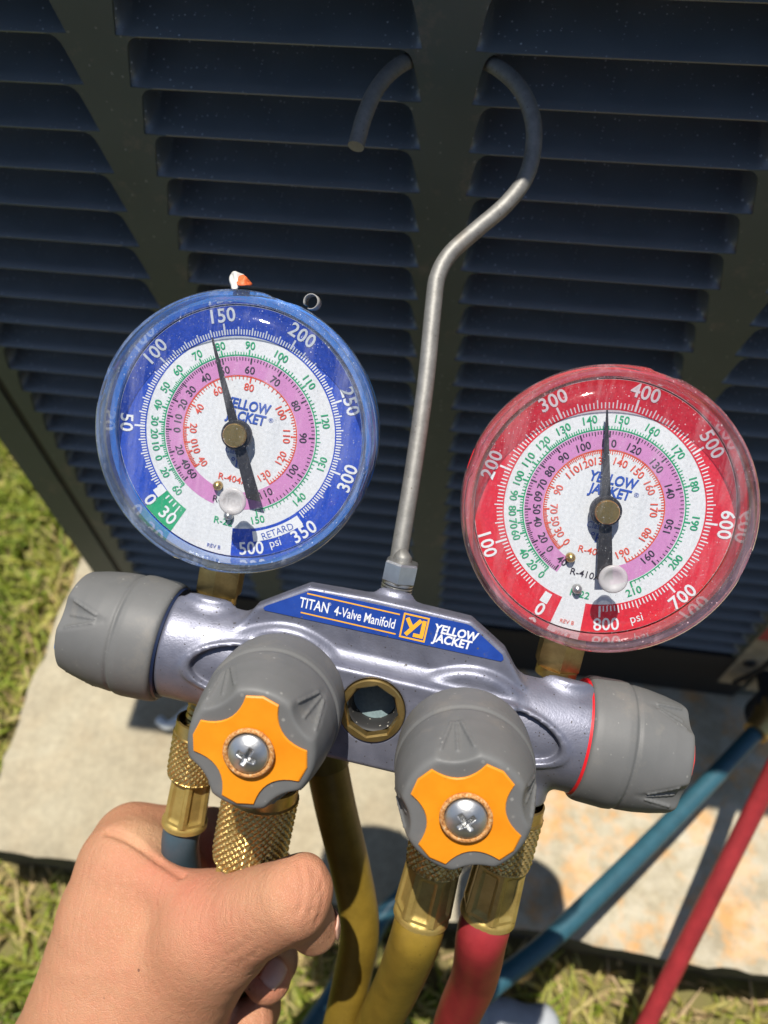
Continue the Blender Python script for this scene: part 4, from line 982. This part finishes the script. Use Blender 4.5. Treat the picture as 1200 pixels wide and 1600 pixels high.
def sdf_cap(X, Y, Z):
    c, s_ = math.cos(.75), math.sin(.75); y, z = (Y + .51) * c - (Z - 1.0) * s_, (Y + .51) * s_ + (Z - 1.0) * c
    d = smax((np.sqrt((X / .082) ** 2 + ((y + .004) / .100) ** 2 + (z / .122) ** 2) - 1) * .09, .035 - z + .1 * y, .01)
    return smin(d, rbox(X, y, z, (0, .125, .042), (.062, .045, .004), .004), .008)
for nm_, fn_, l_, h_, hh, col_ in (("trousers", sdf_legs, (-.42, -1.06, .02), (.42, -.44, .62), .012, (.05, .055, .07)), ("shirt", sdf_shirt, (-.46, -1.04, .26), (.46, -.42, .98), .012, (.035, .05, .09)),
                                   ("shoe", sdf_shoes, (-.36, -.80, -.05), (.36, -.46, .2), .009, (.06, .05, .04)), ("cap", sdf_cap, (-.11, -.66, .86), (.11, -.30, 1.2), .006, (.04, .05, .06))):
    v_, f_ = snets(fn_, l_, h_, hh); o = mk(nm_, v_ - HO * mm, f_, mat(nm_ + "_cloth", col_, .85, 0, (300, .3, .002)), person)  # clothed bulk out of view, added to keep ground light off the louvres
# nails: nail of the middle finger below the thumb
M_NAIL = mat("fingernail", (.56, .32, .235), .35, 0, None, .08, 200)
def nail(c, nrm_, along, a, b_, name="fingernail"):
    n_ = nrm(nrm_); al = np.asarray(along, float); al = nrm(al - n_ * (al @ n_)); sd_ = np.cross(n_, al); Vn = []; Fn = []
    for i in range(9):
        for j in range(9):
            x = (i / 8 - .5) * 2; y = (j / 8 - .5) * 2; q = max(abs(x), abs(y)); l = math.hypot(x, y); s_ = q / l if l else 0
            x2, y2 = x * (s_ * .6 + .4), y * (s_ * .6 + .4)
            Vn.append(c + al * x2 * a + sd_ * y2 * b_ - n_ * (y2 * y2 * b_ * .35 + x2 * x2 * .5))
    Fn = [(i * 9 + j, i * 9 + j + 1, (i + 1) * 9 + j + 1, (i + 1) * 9 + j) for i in range(8) for j in range(8)]
    o = mk(name, (np.array(Vn) - HO) * mm, Fn, M_NAIL, person); s2 = o.modifiers.new("thick", 'SOLIDIFY'); s2.thickness = .0005; return o
def grad(p):
    e = .3; g = []
    for i in range(3):
        q = np.array(p); q[i] += e; r_ = np.array(p); r_[i] -= e
        g.append(float(sdf_hand0([np.array(x) for x in q])) - float(sdf_hand0([np.array(x) for x in r_])))
    return nrm(g)
def surf(p):
    p = np.array(p)
    for _ in range(30): p = p - grad(p) * float(sdf_hand0([np.array(x) for x in p])) * .8
    return p
tc = surf(H(490, 1450, .2350) + (RC @ np.array([12., -1., 1.]))); nail(tc + grad(tc) * .2, grad(tc), H(490, 1450, .2350) - H(462, 1410, .2255), 4.6, 3.6)
tc = trace(428, 1520); nail(tc + grad(tc) * .3, grad(tc), H(418, 1528, .262) - H(425, 1500, .288), 4.5, 3.8)

#==SMALL==
# ------------------------------------------------------------------ small things on the ground
def stone():
    pts = rng.normal(size=(400, 3)); pts /= np.linalg.norm(pts, axis=1)[:, None]
    c = (W(808, 1590, .60) * 1000)
    def f(X, Y, Z):
        q = rbox(X, Y, Z, (c[0], c[1] - 14, -8), (30, 26, 30), 12); return q + 2.0 * np.sin(X * .08 + 1) * np.cos(Y * .07) + 1.0 * np.sin(X * .21 + Y * .17)
    V, F = snets(f, (c[0] - 45, c[1] - 55, -42), (c[0] + 45, c[1] + 25, 44), 2.2)
    o = mk("stone", (V - [c[0], c[1], 0]) * mm, F, mat("pale_grey_stone", (.36, .38, .40), .75, 0, (140, .3, .001), .14, 60)); o.location = (c[0] * mm, c[1] * mm, 0)
    tag(o, "smooth pale grey stone in the grass under the red hose", "stone")
stone()
P = np.array([W(222, 1092, .625), W(236, 1102, .622), W(250, 1096, .622), W(264, 1080, .624), W(282, 1066, .626)]); P[:, 2] = PADZ + .008
V, F = tube(catmull(P, 8) - P[0], .0045, 12); o = mk("plastic_tube", V, F, mat("white_plastic", (.66, .68, .66), .4)); o.location = P[0]; tag(o, "short bent white plastic tube on the pad behind the left knob", "tube")
